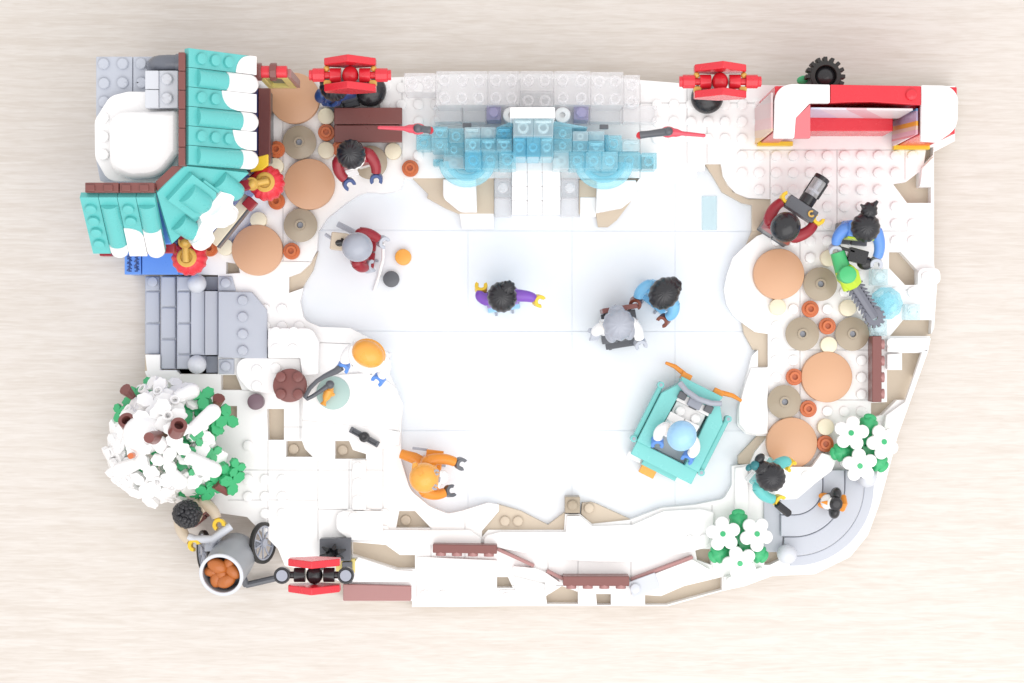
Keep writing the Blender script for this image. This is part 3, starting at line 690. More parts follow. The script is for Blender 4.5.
m_ = MB(); m_.slab([(702, 196), (717, 196), (717, 230), (702, 230)], ZI + 0.004, ZI + 0.1); single('ice_tile', m_, 'ice_pale', 'faint pale blue tile set on the ice near the photographer', 'ice tile', bevel=0.02)

# carved ice beside the saw
def ice_block(rect, z, mat, label):
    x0, y0, x1, y1 = rect; m_ = MB(); m_.slab([(x0, y0), (x1, y0), (x1, y1), (x0, y1)], ZS + 0.005, z)
    p = W((x0 + x1) / 2, (y0 + y1) / 2, z); m_.stud((p.x, p.y, z - 0.01)); single('ice_block', m_, mat, label, 'ice block', 'small clear ice blocks', bevel=0.05)
ice_block((872, 269, 888, 285), 2.6, 'ice_pale', 'clear pale blue ice block just above the blue ice flower')
ice_block((905, 304, 920.5, 320), 2.4, 'ice_pale', 'clear pale blue ice block right of the blue ice flower')
ice_block((871, 320, 887, 336), 2.5, 'ice_pale', 'clear pale blue ice block at the upper end of the brown log fence')
p = W(889, 303, 3.0); t = thing('ice_flower', 'transparent blue round ice carving beside the saw blade', 'ice carving', (p.x, p.y, ZS))
m_ = MB(); m_.lathe([(0, 0), (0.7, 0), (0.95, 0.5), (0.95, 0.6), (0.7, 0.85), (0, 0.9)], (p.x, p.y, ZS + .01), 40, ribs=10, amp=0.03); part('petal_dish', m_, 'ice_blue', t)
m_ = MB(); m_.lathe([(0, 0), (0.55, 0), (0.6, 0.3), (0.35, 0.5), (0.3, 0.55), (0, 0.55)], (p.x, p.y, 2.52), 32, ribs=8, amp=0.06); part('centre', m_, 'ice_blue', t)

# ------------------------------------------------------------------ red photo stage
c = W(865, 115, 0); t = thing('red_stage', 'red stage alcove with white rounded top and printed side panels', 'stage', (c.x, c.y, ZS))
ZA = 8.5
m_ = MB(); m_.slab([(775, 86), (957, 87), (957, 103), (915, 105), (873, 101.5), (832, 103), (810, 103), (775, 104)], ZS + 0.01, ZA - 0.45); part('back_wall', m_, 'red', t, 0.05)
m_ = MB(); m_.slab([(776, 104.2), (809.5, 103.6), (809.5, 105), (796, 118), (795, 131), (776, 131)], ZS + 0.01, ZA - 0.45); part('side_wall', m_, 'salmon', t, 0.04)
m_ = MB(); m_.slab([(921.5, 105.5), (955, 105.5), (955, 134), (921.5, 134)], ZS + 0.01, ZA - 0.45); part('side_wall', m_, 'red', t, 0.05)
m_ = MB(); m_.slab([(775, 83.5, 18), (830, 84.5), (830, 103), (810, 103), (796, 118), (794.5, 138), (774, 138)], ZA - 0.44, ZA); part('top_tile', m_, 'white', t, 0.06)
m_ = MB(); m_.slab([(921.5, 85), (950, 85.5, 14), (958.5, 96, 14), (957.5, 128, 18), (938, 142), (921.5, 141)], ZA - 0.44, ZA); part('top_tile', m_, 'white', t, 0.06)
m_ = MB(); m_.slab([(830.6, 84.5), (921, 86), (921, 105), (905, 104), (873, 101.8), (850, 102), (830.6, 103)], ZA - 0.44, ZA - 0.05); m_.stud(W(911, 95, ZA - 0.06)); part('top_tile', m_, 'red', t, 0.05)
m_ = MB(); m_.slab([(796, 117.5), (810.4, 104), (810.4, 138), (794.5, 138.4)], ZA - 0.44, ZA - 0.02); part('corner_tile', m_, 'salmon', t, 0.03)
m_ = MB(); m_.slab([(809, 112.5), (893, 113), (893, 131), (809, 131)], ZS + 0.01, 4.3); part('seat', m_, 'red', t, 0.05)
def sheet(name, a, b, z0, z1, th, mat, lb=None):
    """a thin upright panel from a to b (given at height zref)"""
    d = (b - a); d.z = 0; L = d.length; d.normalize(); m_ = MB(); n = Vector((-d.y, d.x, 0)) * th / 2
    m_.prism([a + n, b + n, b - n, a - n], z0, z1); return part(name, m_, mat, t, 0.02, label=lb)
sheet('poster', W(921, 107, ZA) + Vector((-0.10, 0, 0)), W(921, 133, ZA) + Vector((-0.10, 0, 0)), ZS + 0.02, ZA - 0.5, 0.12, 'poster_sunset', 'printed panel with slanting purple, orange and pink bands')
sheet('poster', W(774, 92, ZA) + Vector((-0.08, 0, 0)), W(774, 130.5, ZA) + Vector((-0.08, 0, 0)), ZS + 0.02, ZA - 0.2, 0.12, 'poster_pink', 'printed panel with soft pink and yellow bands')
sheet('poster', W(812, 105.3, ZA) + Vector((0, -0.1, 0)), W(915, 106.4, ZA) + Vector((0, -0.1, 0)), 4.33, ZA - 0.5, 0.12, 'poster_pale', 'pale blue and pink picture panel')
for x0, x1, y in ((758, 793, 143.5), (894, 930, 147)):
    m_ = MB(); m_.slab([(x0, y - 2.2), (x1, y - 2.2), (x1, y + 2.2), (x0, y + 2.2)], ZS + 0.006, ZS + 0.5); part('yellow_strip', m_, 'yellow', t, 0.02)
p = W(826, 76, 5.5); t = thing('spare_tyre', 'black knobbly tyre shape with a green leaf behind the red stage', 'tyre', (p.x, p.y, 0))
m_ = MB(); m_.lathe([(0.62, 0), (0.85, 0.02), (0.98, 0.3), (0.85, 0.75), (0.62, 0.8), (0.55, 0.4), (0.62, 0)], (p.x, p.y, 4.7), 40)
for k in range(16):
    a = k * math.tau / 16; m_.box((p.x + 0.95 * math.cos(a), p.y + 0.95 * math.sin(a), 5.05), (0.34, 0.22, 0.7), rz=a)
part('tread', m_, 'rubber', t, 0.03)
m_ = MB(); m_.ball((p.x, p.y, 5.0), (0.66, 0.66, 0.5), 24, 10, lo=-10); part('hub', m_, 'black', t)
m_ = MB(); m_.cyl((p.x, p.y, 0.01), 0.5, 4.9); part('post', m_, 'black', t)
m_ = MB(); q = W(806, 80, 4.6); m_.ball((q.x, q.y, 4.4), (0.5, 0.3, 0.15), 16, 8); m_.tube([(q.x, q.y, 4.4), (p.x, p.y, 4.0)], 0.1); part('leaf', m_, 'green', t)

# ------------------------------------------------------------------ red torches on the ice sculpture
for hx, hy, tx, ty, bx, by, lb in [(418, 129, 379, 127.5, 430, 130, 'red torch with black grip pointing left from the ice sculpture'), (668, 132, 704, 135.5, 640, 135, 'red torch with black grip pointing right from the ice sculpture')]:
    z = 5.0; c = W(hx, hy, z); t = thing('torch', lb, 'torch', (c.x, c.y, z - 0.3), 0, 'red torches on the ice sculpture')
    d = (W(tx, ty, z) - c); d.normalize(); e = W(tx, ty, z)
    m_ = MB(); m_.tube([c + d * 0.1, c + d * 0.5, c + d * 0.8, e], [0.27, 0.24, 0.13, 0.1], 12); m_.ball(e, 0.1, 12, 6)
    m_.ball(c, (0.45, 0.33, 0.3), 16, 10); part('rod', m_, 'torch_red', t)
    m_ = MB(); b = W(bx, by, z - 0.2); m_.tube([c + Vector((0, 0, 0.25)), b + (c - b) * 0.3, b], [0.24, 0.2, 0.22], 12); m_.ball(c + Vector((0, 0, 0.3)), 0.26, 14, 8); part('grip', m_, 'dark_grey', t)
    m_ = MB(); m_.tube([b, (b.x, b.y, 4.3)], 0.2, 12); part('clip', m_, 'red', t)

# black bar lying on the ledge
a, b = W(351, 430, 2.4), W(377, 444.5, 2.4); c = (a + b) / 2; d = (b - a).normalized(); t = thing('black_bar', 'short black slotted bar lying on the white ledge left of the rink', 'bar', (c.x, c.y, 1.86), math.atan2(d.y, d.x))
L = (b - a).length / 2; m_ = MB()
for s_ in (-1, 1):
    m_.box((s_ * L * 0.55, 0.13, 0.25), (L * 0.9, 0.09, 0.26)); m_.box((s_ * L * 0.55, -0.13, 0.25), (L * 0.9, 0.09, 0.26)); m_.box((s_ * L, 0, 0.25), (0.16, 0.36, 0.26)); m_.box((s_ * L * 0.55, 0, 0.2), (L * 0.8, 0.18, 0.1))
part('slotted_arm', m_, 'dark_grey', t, 0.03, local=True)
m_ = MB(); m_.lathe([(0, 0), (0.3, 0), (0.3, 0.45), (0.15, 0.5), (0, 0.4)], seg=20); part('pivot', m_, 'black', t, local=True)
# ------------------------------------------------------------------ the roofed building
c = W(215, 150, 0); t = thing('teal_roof_building', 'tall building with teal tiled roofs edged by snow and a sign plank', 'building', (c.x, c.y, 0))
B = t
def slope(p0, p1, p2, extra=0.0):
    """roof axes: p0 ridge start, p1 ridge end, p2 eave under the start"""
    v = (p1 - p0).normalized(); u = p2 - p0; u = (u - v * u.dot(v)).normalized(); n = u.cross(v)
    if n.z < 0: n = -n
    return Matrix((u, v, n)).transposed().to_4x4()
def roof_prism(m_, k, poly, n0, n1):
    m_.xf = k; m_.prism(poly, n0, n1); m_.xf = Matrix()
def half_round(m_, k, u0, u1, v, r, n=0.33, end=True):
    m_.xf = k; pts = [(u0, v, n), (u0 + 0.02, v, n), (u1, v, n)]
    vs = []; fs = []; seg = 14; us = [u0, u1]
    rows = [(u0, r), (u1, r)] + ([(u1 + r * 0.5, r * 0.87), (u1 + r * 0.85, r * 0.5), (u1 + r * 0.98, r * 0.12)] if end else [])
    for uu, rr in rows:
        for i in range(seg + 1):
            a = math.pi * i / seg; vs.append((uu, v - rr * math.cos(a), n - 0.05 + rr * math.sin(a) * 0.82))
    for a in range(len(rows) - 1):
        for i in range(seg):
            p = a * (seg + 1) + i; fs.append((p, p + 1, p + seg + 2, p + seg + 1))
    fs += [tuple(range(seg + 1)), tuple((len(rows) - 1) * (seg + 1) + i for i in range(seg, -1, -1))]
    for a in range(len(rows) - 1): fs.append((a * (seg + 1), (a + 1) * (seg + 1), (a + 1) * (seg + 1) + seg, a * (seg + 1) + seg))
    m_.add(vs, fs); m_.xf = Matrix()
def make_roof(p0, p1, p2, cols, length):
    k = slope(p0, p1, p2); k.translation = p0; wtot = (p1 - p0).length; w_ = wtot / len(cols)
    tile = MB(); snow_ = MB()
    for i, (kind, ns, us) in enumerate(cols):
        v0, v1 = i * w_ + 0.012, (i + 1) * w_ - 0.012; vc = (v0 + v1) / 2
        roof_prism(tile, k, [(0, v0), (length - (0.0 if kind == 'f' else 0.1), v0), (length - (0.0 if kind == 'f' else 0.1), v1), (0, v1)], -0.05, 0.35)
        if kind == 'f':
            for j in range(ns):
                tile.xf = k; tile.stud((0.75 + 0.86 * j, vc, 0.34)); tile.xf = Matrix()
            if us is not None:
                sh = us if isinstance(us, tuple) else (us, us)
                m = [(length + 0.12, v0), (length + 0.12, v1)]; n = 10
                for q in range(n + 1):
                    f = q / n
                    if us[1] >= 0: uu = us[0] + (us[1]) * (1 - math.sqrt(max(0, 1 - f * f)))
                    else: uu = us[0] - us[1] * (1 - math.sqrt(max(0, 1 - (1 - f) ** 2)))
                    m.append((uu, v1 + (v0 - v1) * f))
                roof_prism(snow_, k, m, -0.1, 0.42)
        else:
            half_round(tile, k, 0.55, us - 0.1, vc, w_ * 0.5 - 0.02, 0.33, True)
            half_round(snow_, k, us, length - 0.25, vc, w_ * 0.5 - 0.0, 0.36, True)
            roof_prism(snow_, k, [(us, v0), (length - 0.2, v0), (length - 0.2, v1), (us, v1)], 0.2, 0.40)
    return tile, snow_
# eastern roof: six courses running down toward the rink
tile, snw = make_roof(W(185, 48.5, 12.5), W(185, 165, 12.5), W(252, 53, 9.6), [('f', 3, (2.95, 0.9)), ('c', 0, 2.35), ('f', 2, (2.05, -1.0)), ('c', 0, 3.25), ('f', 3, (2.75, -0.9)), ('c', 0, 3.25)], 4.15)
ro = part('tiled_roof', tile, 'teal', t, 0.03); part('roof_snow', snw, 'white', ro, 0.03)
# southern roof: four courses
tile, snw = make_roof(W(80.5, 193, 12.5), W(155.5, 193, 12.5), W(80.5, 193, 12.5) + Vector((0, -2.85, -3.1)), [('f', 4, None), ('c', 0, 3.45), ('f', 2, (2.2, -0.6)), ('c', 0, 2.3)], 4.15)
ro = part('tiled_roof', tile, 'teal', t, 0.03); part('roof_snow', snw, 'white', ro, 0.03)
# corner roof between them
A_, B_, C_, D_ = W(157, 193, 12.45), W(185, 166, 12.45), W(249, 173, 9.9), W(172, 244, 9.9)
tile = MB(); nrm = (C_ - A_).cross(D_ - B_).normalized(); nrm = nrm if nrm.z > 0 else -nrm
lo = [p - nrm * 0.35 for p in (A_, B_, C_, D_)]
tile.add([A_, B_, C_, D_] + lo, [(0, 1, 2, 3), (7, 6, 5, 4), (0, 4, 5, 1), (1, 5, 6, 2), (2, 6, 7, 3), (3, 7, 4, 0)])
u = ((C_ + D_) / 2 - (A_ + B_) / 2).normalized(); v = (D_ - C_); v = (v - u * v.dot(u)).normalized(); n = u.cross(v); n = n if n.z > 0 else -n
k = Matrix((u, v, n)).transposed().to_4x4(); k.translation = (A_ + B_) / 2
roof_prism(tile, k, [(0.55, -0.95), (2.6, -0.95), (2.9, -0.6), (3.0, 0), (2.9, 0.6), (2.6, 0.95), (0.55, 0.95)], 0, 0.35)
half_round(tile, k, 1.1, 2.35, 0.0, 0.62, 0.35, True)
roof_prism(tile, k, [(1.5, -1.1), (3.2, -1.1), (3.2, -0.95), (1.5, -0.95)], 0, 0.25)
half_round(tile, k, 2.35, 3.75, -1.55, 0.55, 0.05, True); half_round(tile, k, 2.3, 3.4, 1.62, 0.55, 0.05, True)
ro = part('tiled_roof', tile, 'teal', t, 0.03)
sw = MB(); roof_prism(sw, k, rounded([(2.75, -1.15), (3.6, -1.45, 0.2), (3.9, -0.95, 0.2), (4.75, -0.95, 0.5), (4.75, 0.35, 0.5), (4.2, 0.55, 0.2), (4.2, 0.95, 0.2), (4.75, 1.1, 0.4), (4.75, 2.1, 0.5), (3.9, 2.3, 0.4), (3.5, 1.6), (3.2, 0.8), (2.85, 0.65)]), -0.2, 0.42)
half_round(sw, k, 3.2, 4.25, -0.3, 0.6, 0.36, True); half_round(sw, k, 3.7, 4.3, 1.6, 0.48, 0.36, True)
part('roof_snow', sw, 'white', ro, 0.04)
# ridge strips
m_ = MB()
for i in range(6): m_.slab([(178.3, 52.2 + 19 * i), (184.9, 52.2 + 19 * i), (184.9, 70.8 + 19 * i), (178.3, 70.8 + 19 * i)], 12.2, 12.95)
for x0, x1 in ((85, 118.5), (119.5, 154)): m_.slab([(x0, 182.5), (x1, 182.5), (x1, 192.5), (x0, 192.5)], 12.2, 12.9)
for x in (90, 108, 126, 144):
    m_.slab([(x - 4.5, 184.5), (x + 4.5, 184.5), (x + 4.5, 191), (x - 4.5, 191)], 12.89, 13.0)
m_.slab([(155, 182), (172, 166), (184, 166), (157, 192)], 12.0, 12.4)
part('ridge', m_, 'brown', t, 0.04)
# walls
def wall(name, x0, y0, x1, y1, z0, z1, zr, mat, bev=0.05):
    a, b = W(x0, y0, zr), W(x1, y1, zr); m_ = MB(); m_.box(((a.x + b.x) / 2, (a.y + b.y) / 2, (z0 + z1) / 2), (abs(b.x - a.x), abs(b.y - a.y), z1 - z0)); return part(name, m_, mat, t, bev)
def box_w(name, x0, x1, y0, y1, z0, z1, mat, bev=0.05):
    m_ = MB(); m_.box(((x0 + x1) / 2, (y0 + y1) / 2, (z0 + z1) / 2), (x1 - x0, y1 - y0, z1 - z0)); return part(name, m_, mat, t, bev)
box_w('wall', -17.3, -14.9, 9.4, 15.2, 0.81, 9.3, 'brown')
box_w('window_band', -14.9, -14.63, 9.6, 14.6, 2.0, 8.5, 'navy')
box_w('counter', -14.62, -13.93, 10.3, 14.6, 3.3, 3.7, 'brown'); box_w('counter_base', -14.62, -14.0, 10.4, 14.5, ZS + .01, 3.29, 'dark_grey')
box_w('wall', -22.4, -18.6, 5.3, 7.6, 0.01, 9.2, 'blue')
m_ = MB(); q = [Vector((-18.55, 5.5)), Vector((-14.55, 9.15)), Vector((-14.9, 9.39)), Vector((-17.3, 9.39)), Vector((-18.59, 7.6))]
m_.prism(q, ZS + .01, 8.9); part('wall', m_, 'mid_blue', t, 0.05)
m_ = MB(); m_.slab([(142, 252), (178, 252), (178, 274.5), (142, 274.5)], 2.5, 3.0); m_.slab([(178, 262), (192, 262), (192, 274.5), (178, 274.5)], 2.3, 2.6); part('porch_ledge', m_, 'blue', t, 0.04)
pt = MB(); pt.slab([(124.5, 252), (141, 252), (141, 274.5), (124.5, 274.5)], 2.5, 3.0); pl = part('printed_ledge', pt, 'blue', t, 0.04)
m_ = MB(); m_.slab([(125, 246), (190, 246), (190, 274), (125, 274)], 0.01, 2.3); part('porch_base', m_, 'blue', t, 0.03)
ink = MB()
for x in (129.5, 136.8):
    for y in (256, 260.5, 265, 269.5):
        s_ = 1 if (y + x) % 2 < 1 else -1
        ink.tube([W(x - 2.4, y - 1.5 * s_, 3.01), W(x + 0.3, y - 1.9, 3.01), W(x + 2.2, y + 0.6 * s_, 3.01)], 0.045, 6)
        ink.tube([W(x - 0.2 * s_, y - 1.8, 3.01), W(x + 0.4 * s_, y + 1.9, 3.01), W(x - 1.9 * s_, y + 1.6, 3.01)], 0.045, 6)
part('ink_pattern', ink, 'navy', pl)
# sign plank on the diagonal face
a, b = W(212, 243, 6.5), W(249, 197, 6.5); d = (b - a).normalized(); nn = Vector((d.y, -d.x, 0))
m_ = MB(); m_.prism([a + nn * 0.32, b + nn * 0.32, b - nn * 0.32, a - nn * 0.32], 6.1, 6.5); part('sign_plank', m_, 'cream', t, 0.04)
m_ = MB(); m_.prism([a + nn * 0.44, b + nn * 0.44, b + nn * 0.33, a + nn * 0.33], 5.7, 6.45); part('sign_edge', m_, 'dark_grey', t, 0.02)
m_ = MB(); q = W(249.5, 203.5, 6.9); m_.box((q.x, q.y, 6.7), (0.62, 0.62, 0.7), rz=R(48)); part('sign_block', m_, 'dark_red', t, 0.05)
m_ = MB(); q = (a + b) / 2; m_.tube([(q.x, q.y, 6.2), (q.x - 1.2, q.y + 0.8, 6.2)], 0.25, 12); part('sign_bracket', m_, 'navy', t)
for x, y in ((105.5, 251), (168.5, 248)):
    m_ = MB(); q = W(x, y, 9.0); m_.box((q.x, q.y, 8.7), (0.65, 0.55, 0.7)); part('eave_block', m_, 'dark_red', t, 0.05)
    m_ = MB(); m_.tube([(q.x, q.y + 0.2, 8.6), (q.x + 0.1, q.y + 1.0, 8.6)], 0.2); part('eave_bracket', m_, 'dark_red', t)
m_ = MB(); m_.slab([(253, 158), (268, 154), (268, 165), (262, 170), (250, 172)], 7.4, 7.8); q = W(258, 162, 7.6); m_.box((q.x - 0.5, q.y, 7.5), (1.0, 0.6, 0.5)); part('gold_bracket', m_, 'yellow', t, 0.05)

# hinged sign on the north east corner
x0, x1, yb = -13.95, -12.35, 14.75
s = thing('hanging_sign', 'yellow framed hanging sign under a red rod at the top of the building', 'sign', ((x0 + x1) / 2, yb, 2.2)); t = s
m_ = MB(); yf = yb - 0.25
for bx in [((x0 + x1) / 2, 8.3, x1 - x0, 0.55), ((x0 + x1) / 2, 4.4, x1 - x0, 0.5), (x1 - 0.2, 6.35, 0.4, 3.34), (x0 + 0.15, 6.35, 0.3, 3.34)]: m_.box((bx[0], yb, bx[1]), (bx[2], 0.5, bx[3]))
part('sign_frame', m_, 'pale_yellow', t, 0.04)
m_ = MB(); m_.box(((x0 + x1) / 2, yb + 0.1, 7.3), (x1 - x0 - 0.71, 0.2, 1.4)); part('sign_panel', m_, 'orange_brown', t)
m_ = MB(); m_.box(((x0 + x1) / 2, yb + 0.1, 5.6), (x1 - x0 - 0.71, 0.22, 1.9)); part('sign_panel', m_, 'dark_grey', t)
m_ = MB(); m_.box((x1 + 0.11, yb, 6.4), (0.2, 0.45, 4.4)); part('sign_side', m_, 'mauve_brown', t, 0.03)
m_ = MB(); m_.tube([(x0 - 0.1, yb, 8.95), (x1 + 0.05, yb, 8.95)], 0.33, 18); part('rod', m_, 'red', t, 0.03)
for x in (x0 + 0.05, x1 - 0.72):
    m_ = MB(); m_.xf = Matrix.Translation((x, yb, 8.95)) @ Matrix.Rotation(R(90), 4, 'Y'); m_.ring((0, 0, -0.15), 0.3, 0.5, 0.36, seg=8); part('clamp', m_, 'brown', t, 0.03)

# paper lanterns
def paper_lantern(px, py, z, hook, label):
    c = W(px, py, z); t = thing('paper_lantern', label, 'lantern', (c.x, c.y, z - 1), 0, 'round red lanterns hanging on the building')
    m_ = MB(); pr = [(0, -0.9)] + [(0.98 * math.cos(R(a)) ** 0.75, 0.82 * math.sin(R(a))) for a in range(-68, 69, 8)] + [(0, 0.78)]
    m_.lathe(pr, c, 84, ribs=14, amp=0.035); part('shade', m_, 'red', t)
    m_ = MB(); m_.lathe([(0, 0.7), (0.52, 0.7), (0.55, 0.9), (0.48, 0.98), (0.34, 0.99), (0.3, 0.9), (0, 0.9)], c, 32); part('cap', m_, 'gold', t)
    m_ = MB(); m_.lathe([(0, -1.1), (0.4, -1.1), (0.45, -0.75), (0, -0.75)], c, 32); part('bottom_cap', m_, 'gold', t)
    h = W(hook[0], hook[1], z + 1.3); e = Vector((c.x, c.y, z + 1.1)) - (h - c).normalized() * 0.5; e.z = z + 1.12
    m_ = MB(); m_.tube([e, e + (h - e) * 0.5, h], 0.17, 14); m_.ball(h, (0.3, 0.3, 0.3), 16, 10)
    m_.xf = Matrix.Translation(h); m_.ring((0, 0, -0.2), 0.18, 0.36, 0.36, seg=16); part('hook', m_, 'gold', t)
    m_ = MB(); d = (h - e); d.z = 0; d.normalize(); m_.box(h + d * 0.45, (0.7, 0.55, 0.5), rz=math.atan2(d.y, d.x)); part('hook_base', m_, 'dark_red', t, 0.04)
paper_lantern(267, 183.5, 7.0, (252, 184), 'round ribbed red lantern with gold hook by the upper roof corner')
paper_lantern(189.5, 258, 7.0, (185, 242), 'round ribbed red lantern with gold hook below the corner roof, next to the blue ledge')

# ------------------------------------------------------------------ rock with snow behind the building
c = W(140, 120, 0); t = thing('snowy_rock', 'grey studded rock tower behind the building with a thick white snow cap', 'rock', (c.x, c.y, 0))
m_ = MB(); m_.slab([(96, 56.5), (132.4, 56.5), (132.4, 181), (100, 181), (96, 160)], 0.01, 10.2)
for x, y in [(104, 64), (123, 64), (104.5, 83.5), (123, 83), (104.5, 102)]: m_.stud(W(x, y, 10.19))
part('rock_face', m_, 'grey', t, 0.05)
m_ = MB(); m_.slab([(133, 56.5), (178, 56.5), (178, 181), (133, 181)], 0.01, 10.2)
for x, y in [(141.5, 64), (142, 83)]: m_.stud(W(x, y, 10.19))
part('rock_face', m_, 'grey', t, 0.05)
m_ = MB(); m_.slab([(94.5, 120, 14), (110, 96, 14), (128, 91.5, 12), (178, 92), (178, 180), (160, 183, 8), (108, 181, 14), (95, 158, 14)], 10.21, 10.75)
for y in (118, 137, 155): m_.stud(W(104, y, 10.74))
part('snow_layer', m_, 'white', t, 0.2)
m_ = MB(); m_.slab([(108, 112, 16), (178, 110), (178, 152, 6), (160, 177, 26), (130, 179, 16), (109, 170, 18)], 10.8, 11.6); part('snow_cap', m_, 'white', t, 0.28)
m_ = MB(); m_.slab([(145, 70.5), (158.6, 70.5), (158.6, 89), (145, 89)], 10.9, 11.75); m_.slab([(145, 89.6), (158.6, 89.6), (158.6, 107.8), (145, 107.8)], 10.9, 11.75); m_.slab([(159, 70.5), (178, 70.5), (178, 107.8), (159, 107.8)], 10.9, 11.6)
for y in (79.5, 98.5): m_.stud(W(167.5, y, 11.59))
part('pale_block', m_, 'light_grey', t, 0.06)
m_ = MB(); m_.slab([(147, 72), (178, 72), (178, 106), (147, 106)], 10.2, 10.89); part('block_base', m_, 'light_grey', t)
c = W(165, 62, 11); tp = thing('chimney_pipe', 'dark shiny grey bent pipe on top of the rock behind the roof', 'pipe', (c.x, c.y, 10.2))
m_ = MB(); z = 11.3; m_.tube([W(181, 62.5, z), W(168, 62.5, z), W(161, 62.8, z - .05), W(156.5, 63.8, z - 0.3), W(154.5, 65.5, z - 0.7), W(154, 67, z - 1.05)], [0.42] * 6, 20); part('bend', m_, 'pipe_grey', tp)
m_ = MB(); m_.tube([W(176, 62.5, z), W(181.5, 62.5, z)], 0.47, 20); part('collar', m_, 'pipe_grey', tp, 0.03)

# ------------------------------------------------------------------ tall post lanterns with gabled plates
def post_lantern(top, base, zb, inner, bits, label, zt=8.2, flip=1):
    b = W(base[0], base[1], zb); c = W(top[0], top[1], zt + 0.5)
    t = thing('post_lantern', label, 'lantern post', (b.x, b.y, zb), 0, 'gabled lanterns on black posts')
    o = Vector((c.x, c.y, zt))
    for s_ in (1, -1):
        m_ = MB(); m_.xf = frame(o + Vector((0, s_ * 0.72, 0)), (1, 0, 0), (0, 1, 0))   # local y is up or down
        sgn = m_.xf.to_3x3() @ Vector((0, 1, 0)); sg = 1 if sgn.z > 0 else -1
        m_.prism([(-1.42, -0.35 * sg), (0, -0.95 * sg), (1.42, -0.35 * sg), (1.42, 0.3 * sg), (0, 1.6 * sg), (-1.42, 0.3 * sg)], -0.2, 0.2); part('gable_plate', m_, 'red', t, 0.05)
    m_ = MB(); m_.ball(o, (0.46, 0.52, 0.5), 24, 14); part('core', m_, inner, t)
    for s_ in (-1, 1):
        m_ = MB(); m_.tube([o + Vector((s_ * 0.5, 0, 0)), o + Vector((s_ * 1.12, 0, 0))], 0.4, 20); part('drum', m_, inner, t, 0.04)
        m_ = MB(); m_.tube([o + Vector((s_ * 1.12, 0, 0.05)), o + Vector((s_ * 1.45, 0, 0.05))], 0.2, 12); part('axle', m_, inner, t)
        m_ = MB(); p = o + Vector((s_ * 1.75, 0, 0.1))
        if inner == 'red':
            m_.xf = frame(p, (0, 1, 0), (s_, 0, 0)); m_.lathe([(0, -0.35), (0.36, -0.35), (0.36, 0.3), (0.28, 0.34), (0.28, 0.5), (0, 0.52)], seg=36, ribs=8, amp=0.05); part('end_knob', m_, 'red', t, 0.02)
        else:
            m_.lathe([(0, -0.3), (0.44, -0.3), (0.46, 0.28), (0.36, 0.3), (0.34, 0.26), (0, 0.27)], p, 28); q = part('end_knob', m_, 'black', t, 0.02)
            m_ = MB(); m_.lathe([(0, 0), (0.32, 0), (0.31, 0.05), (0, 0.05)], p + Vector((0, 0, 0.262)), 24); part('end_disc', m_, 'stone_mid', q)
        if bits:
            m_ = MB(); m_.box(o + Vector((s_ * 1.25, -0.42, -0.05)), (0.42, 0.3, 0.5)); m_.ball(o + Vector((s_ * 1.3, 0.35, 0.1)), 0.18, 10, 6); part('gold_fitting', m_, 'gold', t, 0.05)
    m_ = MB(); m_.tube([(b.x, b.y, zb + 0.3), (b.x, b.y, zb + 1.5), (o.x, o.y, zt - 1.2), (o.x, o.y, zt)], 0.2, 14); part('post', m_, 'black', t)
    return t, b
dome_lamps = [((349.5, 74), (371, 92), 'red gabled post lantern above the brown bench with a round black foot'), ((721, 80.5), (706, 99), 'red gabled post lantern on the snow left of the red stage')]
for tp, bs, lb in dome_lamps:
    t, b = post_lantern(tp, bs, ZS, 'red', True, lb)
    m_ = MB(); m_.lathe([(0.0, 0.0), (0.6, 0), (0.92, 0.3), (0.95, 0.6)] + [(0.95 * math.cos(R(a)), 0.6 + 0.7 * math.sin(R(a))) for a in range(10, 90, 10)] + [(0, 1.3)], (b.x, b.y, ZS + 0.01), 40); part('foot', m_, 'black', t)
t, b = post_lantern((313.5, 576), (336, 549), 0.8, 'black', False, 'gabled lantern with red plates, black core and grey discs at the lower left')
m_ = MB(); m_.slab([(319.5, 539), (351, 538), (351, 561), (319.5, 561)], ZS + 0.01, 2.4); part('foot', m_, 'dark_grey', t, 0.05)
m_ = MB()
for k in range(6):
    a = k * 60 + 20; p = Vector((b.x, b.y, 2.4)); m_.tube([p, p + Vector((0.4 * math.cos(R(a)), 0.3 * math.sin(R(a)), 0.5)), p + Vector((0.8 * math.cos(R(a)), 0.5 * math.sin(R(a)), 0.3))], [0.2, 0.16, 0.06], 8)
part('claw_foot', m_, 'black', t)
m_ = MB(); m_.slab([(336, 560), (355, 559), (355, 573), (336, 573)], 1.2, 2.0); part('side_plate', m_, 'pale_yellow', t, 0.04)
m_ = MB(); m_.slab([(342, 562), (352, 562), (352, 583), (342, 583)], 2.01, 2.4); part('front_plate', m_, 'dark_grey', t, 0.04)
m_ = MB(); p = W(315, 565, 8.6); m_.box((p.x, p.y + 0.1, 7.6), (2.6, 0.28, 0.7)); part('pale_plate', m_, 'white', t, 0.04)
